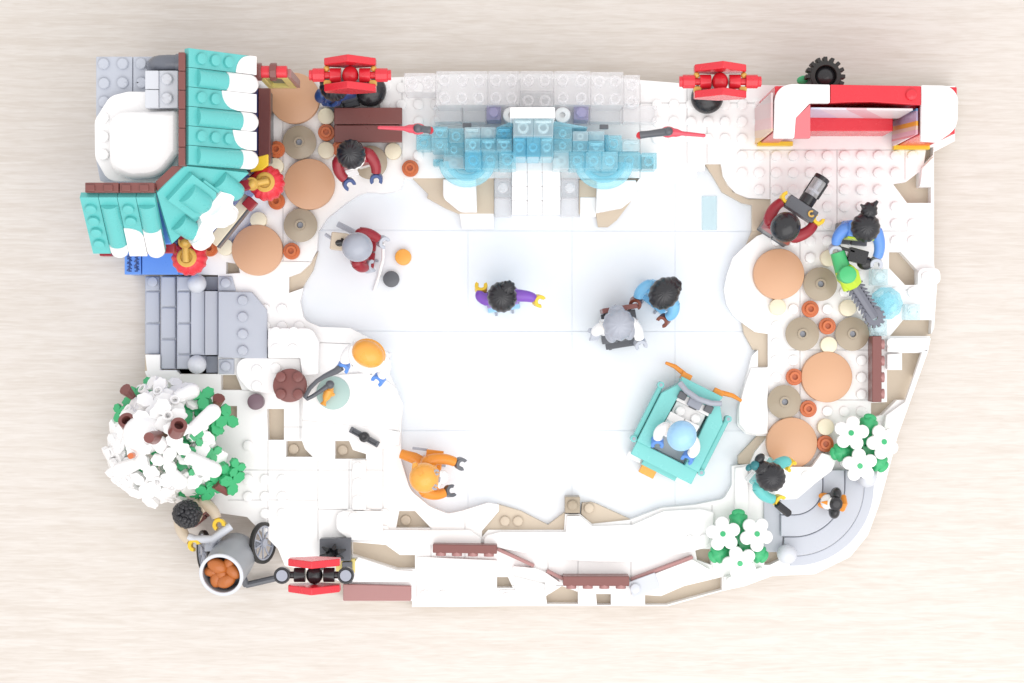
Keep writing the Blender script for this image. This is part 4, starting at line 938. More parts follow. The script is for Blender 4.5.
# ------------------------------------------------------------------ toy figures
def hair_mesh(kind):
    m_ = MB(); z = 4.42
    if kind == 'ridged':
        m_.ball((-0.06, 0, z), (0.84, 0.82, 0.84), 120, 18, lo=-35, ribs=15, amp=0.024, twist=2.0); m_.ball((-0.35, 0, z - 0.5), (0.5, 0.66, 0.6), 24, 10)
    elif kind == 'bun':
        m_.ball((-0.04, 0, z), (0.84, 0.82, 0.86), 120, 18, lo=-35, ribs=14, amp=0.024, twist=2.0); m_.ball((-0.95, 0.05, z + 0.35), (0.5, 0.46, 0.46), 36, 12, ribs=9, amp=0.07, twist=3)
        m_.tube([(-1.2, 0.2, z + 0.4), (-1.55, 0.45, z + 0.45)], [0.2, 0.08], 8); m_.tube([(-1.1, -0.25, z + 0.5), (-1.25, -0.5, z + 0.55)], [0.14, 0.05], 8)
    elif kind == 'side_bun':
        m_.ball((0, 0, z), (0.88, 0.84, 0.86), 120, 18, lo=-35, ribs=15, amp=0.024, twist=2.0); m_.ball((-0.45, 0.42, z + 0.55), (0.42, 0.42, 0.36), 36, 10, ribs=9, amp=0.08, twist=3)
    elif kind == 'swept':
        m_.ball((-0.05, 0, z + 0.02), (0.98, 0.84, 0.84), 120, 18, lo=-35, ribs=14, amp=0.024, twist=3.5); m_.ball((-0.7, 0.1, z - 0.05), (0.5, 0.55, 0.55), 30, 10, ribs=7, amp=0.06, twist=3)
    elif kind == 'curly':
        for i in range(75):
            a = i * 2.39996; la = math.asin(min(1, 0.02 + 0.97 * (i + 0.5) / 75)) - 0.15
            m_.ball((-0.05 + 0.68 * math.cos(la) * math.cos(a), 0.68 * math.cos(la) * math.sin(a), z - 0.1 + 0.78 * math.sin(la)), rng.uniform(0.15, 0.21), 10, 6)
        m_.ball((0, 0, z - 0.05), 0.72, 24, 12)
    elif kind == 'helmet':
        m_.ball((0, 0, z), (0.88, 0.84, 0.86), 40, 18, lo=-30); m_.ring((0, 0, z - 0.48), 0.7, 0.8, 0.14, seg=40)
    elif kind == 'bonnet':
        m_.ball((-0.03, 0, z), (0.92, 0.9, 0.82), 48, 16, lo=-30, ribs=11, amp=0.035, twist=1.5); m_.ball((-0.75, 0, z - 0.1), (0.42, 0.5, 0.4), 24, 10, ribs=8, amp=0.05)
        m_.ball((0.35, 0.5, z - 0.15), (0.6, 0.38, 0.5), 24, 10); m_.ball((0.35, -0.5, z - 0.15), (0.6, 0.38, 0.5), 24, 10)
    elif kind == 'cap':
        m_.ball((0, 0, z + 0.05), (0.74, 0.95, 0.80), 6 * 6, 16, lo=-20); m_.ball((0.0, 0, z - 0.2), (0.85, 0.98, 0.25), 36, 10)
    elif kind == 'hat':
        m_.ball((-0.05, 0, z + 0.05), (0.86, 0.86, 0.88), 40, 18, lo=-35); m_.ball((0.25, 0, z - 0.1), (0.62, 0.78, 0.5), 30, 12); m_.tube([(-0.2, 0.25, z + 0.85), (-0.24, 0.3, z + 0.95)], 0.12, 10)
        m_.tube([(-0.55, 0.45, z + 0.1), (-0.7, 0.8, z + 0.2)], [0.3, 0.12], 10)
    return m_
def figure(label, head, zb, face, hands, c, hair='ridged', seat=False, group='toy figures', legs=True, bend=0.3):
    """head: where the crown is seen; face: looking direction in the picture; hands: ((px, py, height above base), ...) left then right"""
    top = W(head[0], head[1], zb + 4.6 - (0.9 if seat else 0)); th = math.atan2(-face[1], face[0]); zf = zb - (0.9 if seat else 0)
    loc = Vector((top.x, top.y, zf)); t = thing('toy_figure', label, 'toy figure', loc, th, group)
    inv = ROOT[t.name]
    L = lambda name, m_, mat, par=t, bev=0.0, lb=None: part(name, m_, mat, par, bev, local=True, label=lb)
    if legs:
        for s_ in (1, -1):
            m_ = MB()
            if seat:
                m_.box((0.35, s_ * 0.49, 1.55), (1.25, 0.92, 0.75)); m_.box((0.75, s_ * 0.49, 1.35), (0.45, 0.92, 0.8))
            else:
                m_.box((0, s_ * 0.49, 0.85), (0.9, 0.92, 1.45)); m_.box((0.12, s_ * 0.49, 0.2), (1.2, 0.92, 0.4 if 'skate' not in c else 0.39))
            lg = L('leg', m_, c['leg'], bev=0.06)
            if 'skate' in c:
                m_ = MB(); m_.box((0.1, s_ * 0.49, 0.06), (1.7, 0.14, 0.12)); m_.box((0.1, s_ * 0.49, 0.13), (1.0, 0.3, 0.1)); L('skate_blade', m_, c['skate'], lg, 0.02)
        m_ = MB(); m_.box((0, 0, 1.75), (0.9, 1.92, 0.4)); L('hips', m_, c.get('hips', c['leg']), bev=0.05)
    m_ = MB(); b_ = [(-0.49, -0.97), (0.49, -0.97), (0.49, 0.97), (-0.49, 0.97)]; u_ = [(-0.46, -0.74), (0.46, -0.74), (0.46, 0.74), (-0.46, 0.74)]
    m_.add([(x, y, 1.95) for x, y in b_] + [(x, y, 3.5) for x, y in u_], [(3, 2, 1, 0), (4, 5, 6, 7), (0, 1, 5, 4), (1, 2, 6, 5), (2, 3, 7, 6), (3, 0, 4, 7)])
    to = L('torso', m_, c['torso'], bev=0.08)
    if 'coat' in c:
        m_ = MB(); m_.lathe([(0.55, 3.42), (0.72, 3.5), (0.74, 3.62), (0.6, 3.7), (0.5, 3.66)], seg=28); L('collar', m_, c['coat'], to)
    m_ = MB(); m_.lathe([(0, 3.5), (0.4, 3.5), (0.42, 3.62), (0.58, 3.68), (0.64, 3.85), (0.64, 4.45), (0.58, 4.62), (0.42, 4.68), (0, 4.7)], seg=32); hd = L('head', m_, c['skin'])
    m_ = MB()
    for s_ in (1, -1): m_.ball((0.615, s_ * 0.2, 4.22), (0.04, 0.07, 0.08), 10, 6)
    m_.tube([(0.61, -0.16, 3.98), (0.64, -0.05, 3.94), (0.64, 0.05, 3.94), (0.61, 0.16, 3.98)], 0.025, 6)
    L('face_print', m_, 'black', hd)
    L('hair' if hair not in ('helmet', 'cap', 'hat') else ('helmet' if hair == 'helmet' else 'hat'), hair_mesh(hair), c['hair'], hd)
    for s_, hnd in zip((1, -1), hands):
        sh = Vector((0, s_ * 0.86, 3.12)); tg = inv @ W(hnd[0], hnd[1], zf + hnd[2]); v = tg - sh
        if v.length > 2.3: tg = sh + v * (2.3 / v.length); v = tg - sh
        mid = sh + v * 0.42 + Vector((0, s_ * bend, 0.06)); wr = sh + v * 0.80; d = (tg - mid).normalized()
        m_ = MB(); m_.ball(sh, (0.36, 0.32, 0.38), 20, 12)
        pts = []; 
        for q in range(9):
            f = q / 8; pts.append(sh * (1 - f) ** 2 + mid * 2 * f * (1 - f) + wr * f * f)
        m_.tube(pts, [0.37 - 0.09 * q / 8 for q in range(9)], 18); ar = L('arm', m_, c['arm'])
        m_ = MB(); m_.tube([wr - d * 0.1, wr + d * 0.22], 0.17, 12)
        m_.xf = frame(wr + d * 0.42, d, (0, 0, 1) if abs(d.z) < 0.9 else (0, 1, 0)); m_.ring((0, 0, -0.26), 0.17, 0.37, 0.52, 52, 308, 20); L('hand', m_, c['hand'], ar, 0.03)
    return t
Y = dict
figure('toy figure in dark red with black hair and navy hands beside the brown bench', (351, 155), ZS, (0.25, 1), [(378, 177, 2.6), (346, 183, 2.6)], Y(leg='white', torso='dark_red', coat='white', skin='yellow', hair='hair_black', arm='dark_red', hand='navy'), 'ridged')
f = figure('skater in dark red with grey helmet and tan backpack', (357, 247), ZI, (1, 0.12), [(382, 240, 2.4), (367, 268, 2.4)], Y(leg='dark_red', torso='dark_red', skin='yellow', hair='silver_grey', arm='dark_red', hand='grey', skate='silver_grey'), 'helmet', bend=0.2)
m_ = MB(); m_.tube([W(383, 243, 2.6), W(383, 258, 1.8), W(379, 276, 1.0), W(374, 291, 0.98)], 0.1, 10); single('hockey_stick', m_, 'white', 'white hockey stick held by the grey helmeted skater', 'hockey stick')
m_ = MB(); m_.box((-1.15, 0.25, 2.9), (1.0, 1.0, 1.2)); bp_ = part('backpack', m_, 'tan', f, 0.06, local=True)
m_ = MB(); m_.tube([(-1.3, 0.12, 3.52), (-1.0, 0.2, 3.55), (-0.95, 0.42, 3.52)], 0.12, 8); m_.ball((-1.12, 0.15, 3.5), (0.25, 0.2, 0.06), 12, 6); part('strap', m_, 'black', bp_, local=True)
m_ = MB(); m_.tube([(-0.5, 0.95, 1.2), (-1.6, 1.35, 1.0)], 0.18, 10); m_.tube([(-1.5, 0.3, 2.6), (-2.1, 0.6, 2.4)], 0.1, 8); part('skate_tool', m_, 'grey', f, local=True)
figure('skater in purple with black hair bun and yellow hands in the middle of the rink', (502, 297), ZI, (0.15, 1), [(537, 299, 2.9), (479, 292, 2.9)], Y(leg='pale_blue', torso='purple', skin='yellow', hair='hair_black', arm='purple', hand='yellow', skate='silver_grey'), 'side_bun')
figure('skater in sky blue with black hair and brown hands behind the brown sled', (664, 294), ZI, (-0.62, 0.78), [(667, 320, 2.5), (635, 300, 2.6)], Y(leg='sky_blue', torso='sky_blue', skin='skin_brown', hair='hair_black', arm='sky_blue', hand='skin_brown', skate='silver_grey'), 'swept')
figure('grey haired toy figure with white sleeves sitting in the brown sled', (619, 325), ZI + 0.75, (0.16, 1), [(641, 342, 2.5), (594, 333, 2.5)], Y(leg='dark_grey', torso='white', skin='yellow', hair='silver_grey', arm='white', hand='grey'), 'bonnet', seat=True, bend=0.15)
c = W(620, 328, 1.2); t = thing('ice_sled', 'reddish brown ice sled chair with a dark seat on the rink', 'sled', (c.x, c.y, ZI), math.atan2(-1, 0.16))
m_ = MB(); m_.box((0.1, 0, 0.62), (2.1, 2.05, 0.25)); part('seat', m_, 'dark_grey', t, 0.04, local=True)
m_ = MB(); m_.box((-1.12, 0, 2.0), (0.28, 2.05, 2.9)); part('backrest', m_, 'brown', t, 0.05, local=True)
for s_ in (1, -1):
    m_ = MB(); m_.box((0.0, s_ * 0.75, 0.09), (2.4, 0.18, 0.17)); m_.box((-0.4, s_ * 0.75, 0.33), (0.3, 0.2, 0.35)); m_.box((0.8, s_ * 0.75, 0.33), (0.3, 0.2, 0.35)); part('runner', m_, 'dark_grey', t, 0.03, local=True)
f = figure('ice fisher in white fur coat with orange hood and blue hands', (368, 354), 1.8, (-0.42, 0.9), [(381, 379, 2.2), (342, 365, 2.4)], Y(leg='white', torso='white', coat='white', skin='yellow', hair='bright_orange', arm='white', hand='blue'), 'cap')
m_ = MB(); m_.tube([(0.72 * math.cos(R(a)) + 0.1, 0.85 * math.sin(R(a)), 4.15) for a in range(-100, 101, 20)], 0.3, 14); part('fur_trim', m_, 'white', f, local=True)
m_ = MB()
for s_ in (1, -1): m_.tube([(0.75, s_ * 0.5, 3.9), (0.95, s_ * 0.55, 3.7)], 0.12, 8)
part('toggle', m_, 'dark_grey', f, local=True)
f = figure('skater in orange with an orange hat and black gloves near the lower rink edge', (425, 478), ZI, (1, 0.12), [(461, 462, 2.4), (449, 493, 2.4)], Y(leg='orange', torso='orange', coat='white', skin='yellow', hair='bright_orange', arm='orange', hand='dark_grey', skate='silver_grey'), 'hat')
m_ = MB(); m_.tube([(-0.3, 0.6, 1.6), (-0.9, 0.85, 1.7), (-1.7, 1.0, 1.6)], [0.36, 0.34, 0.28], 14); m_.box((0.3, 1.25, 1.9), (1.0, 0.42, 0.4)); part('scarf', m_, 'orange', f, 0.04, local=True)
m_ = MB(); m_.box((-0.6, 1.4, 1.5), (0.9, 0.14, 0.3)); part('raised_blade', m_, 'silver_grey', f, local=True)
m_ = MB(); m_.ball((0.82, 0, 4.25), (0.12, 0.52, 0.35), 20, 10); m_.ball((0.95, 0.1, 3.7), (0.35, 0.4, 0.3), 16, 8); part('face_mask', m_, 'white', f, local=True)
m_ = MB()
for y in (-0.42, 0.42): m_.ring((0.62, y, 4.86), 0.07, 0.17, 0.12, 20, 340, 14)
m_.box((0.8, 0, 4.6), (0.16, 0.3, 0.16)); part('goggles', m_, 'stone_mid', f, local=True)
f = figure('photographer in dark red with a black cap aiming a large camera', (786, 227), ZS, (0.55, -0.83), [(784, 198, 2.9), (818, 222, 2.9)], Y(leg='dark_grey', torso='dark_red', coat='white', skin='yellow', hair='black', arm='dark_red', hand='yellow'), 'helmet')
f = figure('ice carver in blue with black topknot and grey hands holding the saw', (866, 228), ZS, (-0.1, 1), [(878, 263, 2.5), (834, 247, 2.6)], Y(leg='dark_grey', torso='blue', skin='yellow', hair='hair_black', arm='blue', hand='grey'), 'bun')
m_ = MB(); m_.box((0.52, 0, 2.7), (0.12, 1.5, 1.5)); part('apron', m_, 'lime', f, 0.03, local=True)
f = figure('woman in teal with black hair holding a black phone near the curved steps', (772, 478), 2.0, (0.75, 0.66), [(789, 462, 2.6), (777, 502, 2.6)], Y(leg='white', torso='teal', skin='yellow', hair='hair_black', arm='teal', hand='yellow'), 'ridged')
m_ = MB(); m_.ball((-0.75, 0.05, 4.6), (0.5, 0.46, 0.5), 24, 12, ribs=8, amp=0.08, twist=2); m_.ball((-1.25, 0.35, 4.7), (0.25, 0.35, 0.3), 16, 8); part('hair_knot', m_, 'black', f, local=True)
m_ = MB(); m_.ball((-1.2, -0.1, 4.75), (0.28, 0.3, 0.32), 16, 8); m_.ball((-1.35, -0.4, 4.6), (0.18, 0.24, 0.2), 12, 6); part('hair_ornament', m_, 'dark_teal', f, local=True)
m_ = MB(); a = W(777, 504, 4.9); b = W(789, 514, 4.3); m_.tube([a, a + (b - a) * 0.8, b], [0.22, 0.24, 0.22], 10); single('phone', m_, 'black', 'black phone held in the hand of the woman in teal', 'phone', bevel=0.05)
f = figure('vendor with curly black hair in a tan jacket pushing the grey barrel cart', (187, 515), 0.0, (0.62, 0.78), [(220, 522, 3.4), (192, 545, 3.4)], Y(leg='brown', torso='tan', coat='dark_tan', skin='yellow', hair='hair_black', arm='tan', hand='yellow'), 'curly')
m_ = MB(); m_.box((0.5, 0, 2.6), (0.12, 1.4, 1.2)); m_.box((0, 1.02, 2.5), (0.7, 0.2, 1.2)); part('apron', m_, 'brown', f, 0.03, local=True)
figure('toy figure in navy with dark hair standing half hidden under the red post lantern', (334, 87), ZS, (0.25, 1), [(337, 99, 2.6), (324, 100, 2.4)], Y(leg='dark_grey', torso='navy', skin='yellow', hair='hair_black', arm='navy', hand='navy'), 'ridged')
# seated driver and the ice resurfacer
ax = Vector((0.45, 0.893, 0)).normalized(); cz = W(678.5, 427.5, ZI); th = math.atan2(ax.y, ax.x)
figure('driver with pale blue helmet, white sleeves and blue hands sitting in the teal ice machine', (682, 436), ZI + 1.0, (0.45, -0.893), [(656, 440, 2.3), (691, 457, 2.3)], Y(leg='white', torso='white', skin='yellow', hair='pale_blue', arm='white', hand='blue'), 'helmet', seat=True)
t = thing('ice_resurfacer', 'teal ice resurfacing vehicle with orange brooms on the rink', 'ice vehicle', (cz.x, cz.y, ZI), th)
Lc = lambda name, m_, mat, par=t, bev=0.05: part(name, m_, mat, par, bev, local=True)
for s_ in (1, -1):
    m_ = MB(); m_.prism([(-1.8, s_ * 1.12), (-1.8, s_ * 2.0), (1.35, s_ * 2.0), (2.4, s_ * 1.25), (2.1, s_ * 0.95), (1.3, s_ * 1.05)], 0.35, 2.0); Lc('body_side', m_, 'hazed_teal')
    m_ = MB(); m_.box((-0.1, s_ * 2.17, 1.25), (3.55, 0.28, 0.75)); Lc('side_skirt', m_, 'hazed_teal')
    for a in (-1.75, 1.75):
        m_ = MB(); m_.tube([(a, s_ * 2.2, 0.8), (a, s_ * 2.2, 1.75)], 0.2, 16); q = Lc('corner_post', m_, 'hazed_teal', bev=0.03)
        m_ = MB(); m_.cyl((a, s_ * 2.2, 1.751), 0.1, 0.03, 12); Lc('pin', m_, 'silver_grey', q, 0)
    m_ = MB(); m_.xf = Matrix.Translation((1.25, s_ * 1.45, 0.4)) @ Matrix.Rotation(R(90), 4, 'X'); m_.lathe([(0, -0.3), (0.36, -0.3), (0.4, 0), (0.36, 0.3), (0, 0.3)], seg=24); Lc('wheel', m_, 'rubber', bev=0)
    m_ = MB(); m_.xf = Matrix.Translation((-1.25, s_ * 1.45, 0.4)) @ Matrix.Rotation(R(90), 4, 'X'); m_.lathe([(0, -0.3), (0.36, -0.3), (0.4, 0), (0.36, 0.3), (0, 0.3)], seg=24); Lc('wheel', m_, 'rubber', bev=0)
    m_ = MB(); m_.box((2.85, s_ * 1.05, 1.0), (0.45, 0.62, 0.5)); m_.tube([(2.95, s_ * 1.2, 1.0), (3.1, s_ * 1.9, 1.0), (3.05, s_ * 2.5, 1.0)], [0.16, 0.14, 0.09], 10); Lc('broom', m_, 'orange', bev=0.04)
m_ = MB(); m_.prism([(1.5, -1.0), (2.75, -1.35), (2.75, 1.35), (1.5, 1.0)], 0.35, 1.75); Lc('bonnet', m_, 'hazed_teal')
m_ = MB(); m_.box((-0.1, 0, 0.6), (3.3, 2.3, 0.3)); Lc('floor_plate', m_, 'light_grey')
m_ = MB(); m_.box((-2.2, 0, 1.55), (0.85, 3.95, 0.4)); m_.box((-2.2, 0, 0.9), (0.8, 3.5, 0.9)); Lc('rear_deck', m_, 'hazed_teal')
m_ = MB(); m_.box((-2.7, 0, 1.0), (0.4, 2.2, 0.5)); Lc('rear_bumper', m_, 'hazed_teal')
m_ = MB(); m_.box((-2.7, 1.6, 0.6), (0.4, 0.9, 0.4)); m_.box((-2.7, -1.5, 0.6), (0.4, 0.9, 0.4)); Lc('scraper', m_, 'white')
m_ = MB(); m_.box((-3.1, 0.55, 0.75), (0.55, 0.95, 0.5)); Lc('rear_light', m_, 'bright_orange')
m_ = MB(); m_.box((0.9, 0, 1.15), (0.9, 1.9, 0.8)); m_.stud((0.9, 0.5, 1.54)); m_.stud((0.9, -0.5, 1.54)); Lc('dashboard', m_, 'white')
m_ = MB(); m_.box((1.6, 0, 1.6), (0.5, 2.2, 0.7)); Lc('dash_top', m_, 'white')
m_ = MB(); m_.box((1.75, 0.85, 2.05), (0.45, 0.5, 0.35)); m_.box((1.75, -0.85, 2.05), (0.45, 0.5, 0.35)); m_.box((1.5, 0, 2.0), (0.35, 0.5, 0.3)); Lc('lever', m_, 'dark_grey')
m_ = MB(); m_.box((1.7, 0, 2.05), (0.6, 0.8, 0.3)); Lc('steering_base', m_, 'stone_mid')
m_ = MB(); m_.tube([(2.35, 1.35, 2.3), (2.1, 0.8, 2.4), (1.98, 0, 2.45), (2.1, -0.8, 2.4), (2.35, -1.35, 2.3)], 0.17, 14); Lc('steering_bar', m_, 'silver_grey', bev=0)

# fishing hole, fish and rod
c = W(333, 393, 1.9); t = thing('fishing_hole', 'round sage green water hole in the snow platform', 'fishing hole', (c.x, c.y, 1.8))
m_ = MB(); m_.disc((c.x, c.y, 1.81), 0.98, 0.1, 0.03, 40); part('water', m_, 'sage', t)
m_ = MB(); a, b = W(331, 386, 2.3), W(323, 405, 2.3); d = b - a
m_.tube([a, a + d * 0.25, a + d * 0.6, a + d * 0.8, b], [0.16, 0.3, 0.24, 0.1, 0.2], 12); m_.ball(a + d * 0.45 + Vector((0.25, 0, 0)), (0.2, 0.12, 0.08), 10, 6)
single('fish', m_, 'bright_orange', 'orange fish hooked above the sage green water hole', 'fish')
m_ = MB(); ps = [(341, 367, 4.3), (336, 371, 4.2), (325, 376, 4.0), (317, 381, 3.8), (310, 388, 3.4), (305, 397, 3.0), (307, 399, 2.9), (313, 396, 2.9), (322, 390, 2.8), (329, 385, 2.7)]
m_.tube([W(*p) for p in ps], [0.24, 0.2, 0.15, 0.13, 0.13, 0.12, 0.12, 0.12, 0.13, 0.16], 12); m_.ball(W(330, 384.5, 2.7), 0.26, 16, 8)
single('fishing_rod', m_, 'dark_grey', 'black bent fishing rod held by the ice fisher in white', 'fishing rod')

# camera
c = W(801, 209, 4.6); d = Vector((0.83, -0.55, 0)); fwd = Vector((0.55, 0.83, 0)); t = thing('camera', 'large black camera with long clear lens held by the photographer', 'camera', (c.x, c.y, 4.0))
k = Matrix((d, fwd, Vector((0, 0, 1)))).transposed().to_4x4(); k.translation = (c.x, c.y, 4.4)
m_ = MB(); m_.xf = k; m_.box((0, 0, 0), (1.9, 0.75, 0.9)); m_.box((0.75, 0, 0.47), (0.3, 0.3, 0.12)); bd = part('camera_body', m_, 'dark_grey', t, 0.06)
m_ = MB(); m_.xf = k; m_.xf = k @ Matrix.Translation((0.62, 0.05, 0.46)); m_.ring((0, 0, 0), 0.1, 0.2, 0.1, 90, 360, 14); part('button', m_, 'gold', bd)
m_ = MB(); m_.xf = k; m_.tube([(0.05, 0.38, 0), (0.05, 0.95, 0)], 0.46, 24); m_.tube([(0.05, 2.0, 0), (0.05, 2.25, 0)], 0.47, 24); m_.box((0.05, 1.45, -0.25), (0.9, 1.1, 0.16)); m_.box((0.48, 1.5, 0), (0.14, 1.0, 0.35)); ln = part('lens', m_, 'black', t, 0.03)
m_ = MB(); m_.xf = k; m_.tube([(0.05, 0.95, 0), (0.05, 2.0, 0)], 0.4, 24); part('lens_barrel', m_, 'ice_clear', ln); m_ = MB(); m_.xf = k; m_.tube([(0.05, 0.95, 0), (0.05, 2.0, 0)], 0.16, 16); m_.tube([(0.05, 1.2, 0), (0.05, 1.35, 0)], 0.36, 20); part('lens_core', m_, 'stone_mid', ln)

# saw of the carver
a, b = W(853, 284, 4.0), W(874, 317, 3.4); d = (b - a).normalized(); sd = Vector((0, 0, 1)).cross(d).normalized(); c = W(848, 276, 3.6)
t = thing('ice_saw', 'motor saw with green and lime body and a grey toothed blade', 'saw', (c.x, c.y, ZS + 1.5))
m_ = MB(); m_.tube([a, b], 0.30, 8)
n = 9
for i in range(n):
    p = a + (b - a) * (i + 0.5) / n
    for s_ in (1, -1): m_.tube([p + sd * 0.25 * s_ - d * 0.12, p + sd * 0.54 * s_ + d * 0.08], [0.15, 0.05], 6)
m_.xf = Matrix.Translation(b); m_.ring((0, 0, -0.2), 0.2, 0.5, 0.4, seg=20)
for i in range(12): m_.box((0.55 * math.cos(i * math.tau / 12), 0.55 * math.sin(i * math.tau / 12), 0), (0.18, 0.16, 0.3), rz=i * math.tau / 12)
part('blade', m_, 'saw_grey', t)
m_ = MB(); m_.tube([a + d * 0.15, a - d * 0.6, a - d * 1.1], [0.5, 0.72, 0.55], 6); m_.tube([a + d * 0.1 - sd * 0.5, a - d * 1.0 - sd * 0.3], 0.22, 8); part('motor_cover', m_, 'lime', t, 0.05)
m_ = MB(); q = W(846, 275, 4.4); m_.disc((q.x, q.y, 4.1), 0.50, 0.95, 0.08, 32); e = W(838, 252, 4.3); m_.tube([(q.x, q.y, 4.0), (e.x, e.y, 4.1)], [0.5, 0.42], 14); part('motor_body', m_, 'bright_green', t)
m_ = MB(); p = W(858, 256, 4.3); m_.box((p.x, p.y, 4.1), (1.1, 0.8, 0.55), rz=R(-15)); p = W(866, 263, 4.2); m_.ball((p.x, p.y, 4.0), (0.5, 0.4, 0.35), 16, 8); p2 = W(845, 249, 4.3); m_.box((p2.x, p2.y, 4.25), (1.2, 0.18, 0.25), rz=R(-16)); part('handle', m_, 'black', t, 0.04)

# penguin
c = W(834, 503, 3.6); t = thing('penguin', 'small black and white penguin with orange feet and beak on the curved steps', 'penguin', (c.x, c.y, 2.36), math.atan2(0.1, -1))
m_ = MB(); m_.lathe([(0, 0.12), (0.45, 0.15), (0.56, 0.5), (0.52, 1.0), (0.40, 1.4), (0.42, 1.7), (0.36, 1.95), (0.2, 2.08), (0, 2.1)], seg=32)
m_.ball((-0.08, 0.5, 1.15), (0.32, 0.42, 0.55), 18, 10); m_.ball((-0.08, -0.5, 1.15), (0.32, 0.42, 0.55), 18, 10); m_.tube([(-0.4, 0, 0.3), (-0.75, 0, 0.15)], [0.25, 0.08], 10); bd = part('body', m_, 'black', t, local=True)
m_ = MB(); m_.ball((0.28, 0, 0.85), (0.42, 0.45, 0.72), 24, 12); m_.ball((0.22, 0, 1.65), (0.26, 0.34, 0.3), 20, 10); part('white_front', m_, 'white', bd, local=True)
m_ = MB(); m_.tube([(0.4, 0, 1.62), (0.8, 0, 1.55)], [0.15, 0.03], 10); part('beak', m_, 'orange', t, local=True)
m_ = MB(); m_.ball((0.35, 0.26, 0.08), (0.38, 0.2, 0.08), 14, 6); m_.ball((0.35, -0.26, 0.08), (0.38, 0.2, 0.08), 14, 6); part('feet', m_, 'orange', t, local=True)
m_ = MB(); m_.tube([(-0.62, 0.35, 0.5), (-0.66, 0, 0.9), (-0.62, -0.35, 0.5)], 0.2, 10); part('scarf', m_, 'orange', t, local=True)

# barrel cart
c = W(238, 556, 1.5); t = thing('barrel_cart', 'grey barrel cart full of roasted sweet potatoes on two spoked wheels', 'cart', (c.x, c.y, 0))
p0, p1 = W(239, 549, 1.5), W(221.5, 574.5, 5.0); ax = (p1 - p0); Lb = ax.length; ax.normalize()
k = frame(p0, ax.cross(Vector((0, 0, 1))), ax)
m_ = MB(); m_.xf = k; m_.lathe([(0, 0), (1.0, 0), (1.2, 0.4), (1.28, Lb * 0.5), (1.22, Lb), (1.1, Lb), (1.1, Lb - 1.1), (0, Lb - 1.1)], seg=44); ba = part('barrel', m_, 'barrel_grey', t, 0.02)
m_ = MB(); m_.xf = k; m_.ring((0, 0, Lb - 0.05), 1.09, 1.29, 0.16, seg=44); part('rim', m_, 'light_grey', ba, 0.04)
m_ = MB(); m_.xf = k; m_.ring((0, 0, Lb - 1.05), 0.0, 1.09, 0.1, seg=40); part('dark_inside', m_, 'dark_grey', ba)
for i, (x, y, h, r) in enumerate([(0.42, -0.32, -0.15, 0.46), (-0.35, 0.34, -0.2, 0.46), (0.2, 0.55, -0.28, 0.4), (-0.5, -0.35, -0.25, 0.4), (0.62, 0.25, -0.35, 0.36), (-0.1, -0.62, -0.35, 0.36), (0.05, 0.05, -0.3, 0.4)]):
    m_ = MB(); m_.xf = k @ Matrix.Translation((x, y, Lb + h)) @ Matrix.Rotation(i * 0.9, 4, 'Z'); m_.ball((0, 0, 0), (r * 1.32, r * 0.92, r * 0.85), 20, 10, bumps=0.035, seed=i)
    single('sweet_potato', m_, 'potato', 'roasted orange brown sweet potato heaped in the mouth of the grey barrel', 'sweet potato', 'sweet potatoes in the barrel')
for wx, wy, zc, nd in ((263, 543, 1.95, Vector((0.86, 0.14, 0.44))), (204, 551, 1.45, Vector((-0.9, -0.1, 0.42)))):
    cw = W(wx, wy, zc); nd = nd.normalized()
    kk = frame(cw, Vector((0, 1, 0)), nd); ro_ = 1.22
    m_ = MB(); m_.xf = kk; m_.ring((0, 0, -0.14), 1.02, ro_, 0.28, seg=44); wh = part('wheel', m_, 'rubber', t, 0.05)
    m_ = MB(); m_.xf = kk; m_.ring((0, 0, -0.08), 0.92, 1.03, 0.16, seg=44); m_.cyl((0, 0, -0.14), 0.24, 0.3, 20)
    for q in range(10):
        a = q * math.tau / 10; m_.tube([(0.2 * math.cos(a), 0.2 * math.sin(a), 0), (0.96 * math.cos(a), 0.96 * math.sin(a), 0)], 0.055, 8)
    part('spokes', m_, 'silver_grey', wh)
    m_ = MB(); m_.tube([cw, cw + (p0 - cw) * 0.8], 0.2, 12); part('axle', m_, 'grey', t)
m_ = MB(); m_.tube([W(188, 537, 3.4), W(196, 539.5, 3.4), W(213, 539, 3.5), (W(224, 531, 3.5)), W(231, 526, 3.4)], 0.24, 14); part('handle', m_, 'light_grey', t)
m_ = MB(); a = W(213, 545, 2.9); m_.box((a.x, a.y, 2.7), (0.9, 0.7, 0.9)); m_.tube([(a.x, a.y, 2.9), W(213, 539, 3.5)], 0.25, 12); m_.tube([(a.x, a.y, 2.6), p0 + ax * 0.4], 0.3, 12); part('handle_post', m_, 'grey', t, 0.05)
m_ = MB(); a, b = W(246, 585, 0.5), W(276, 578, 0.5); m_.tube([a, b], 0.2, 10); m_.tube([a, p0 + ax * 0.6], 0.2, 10); part('prop_leg', m_, 'dark_grey', t)

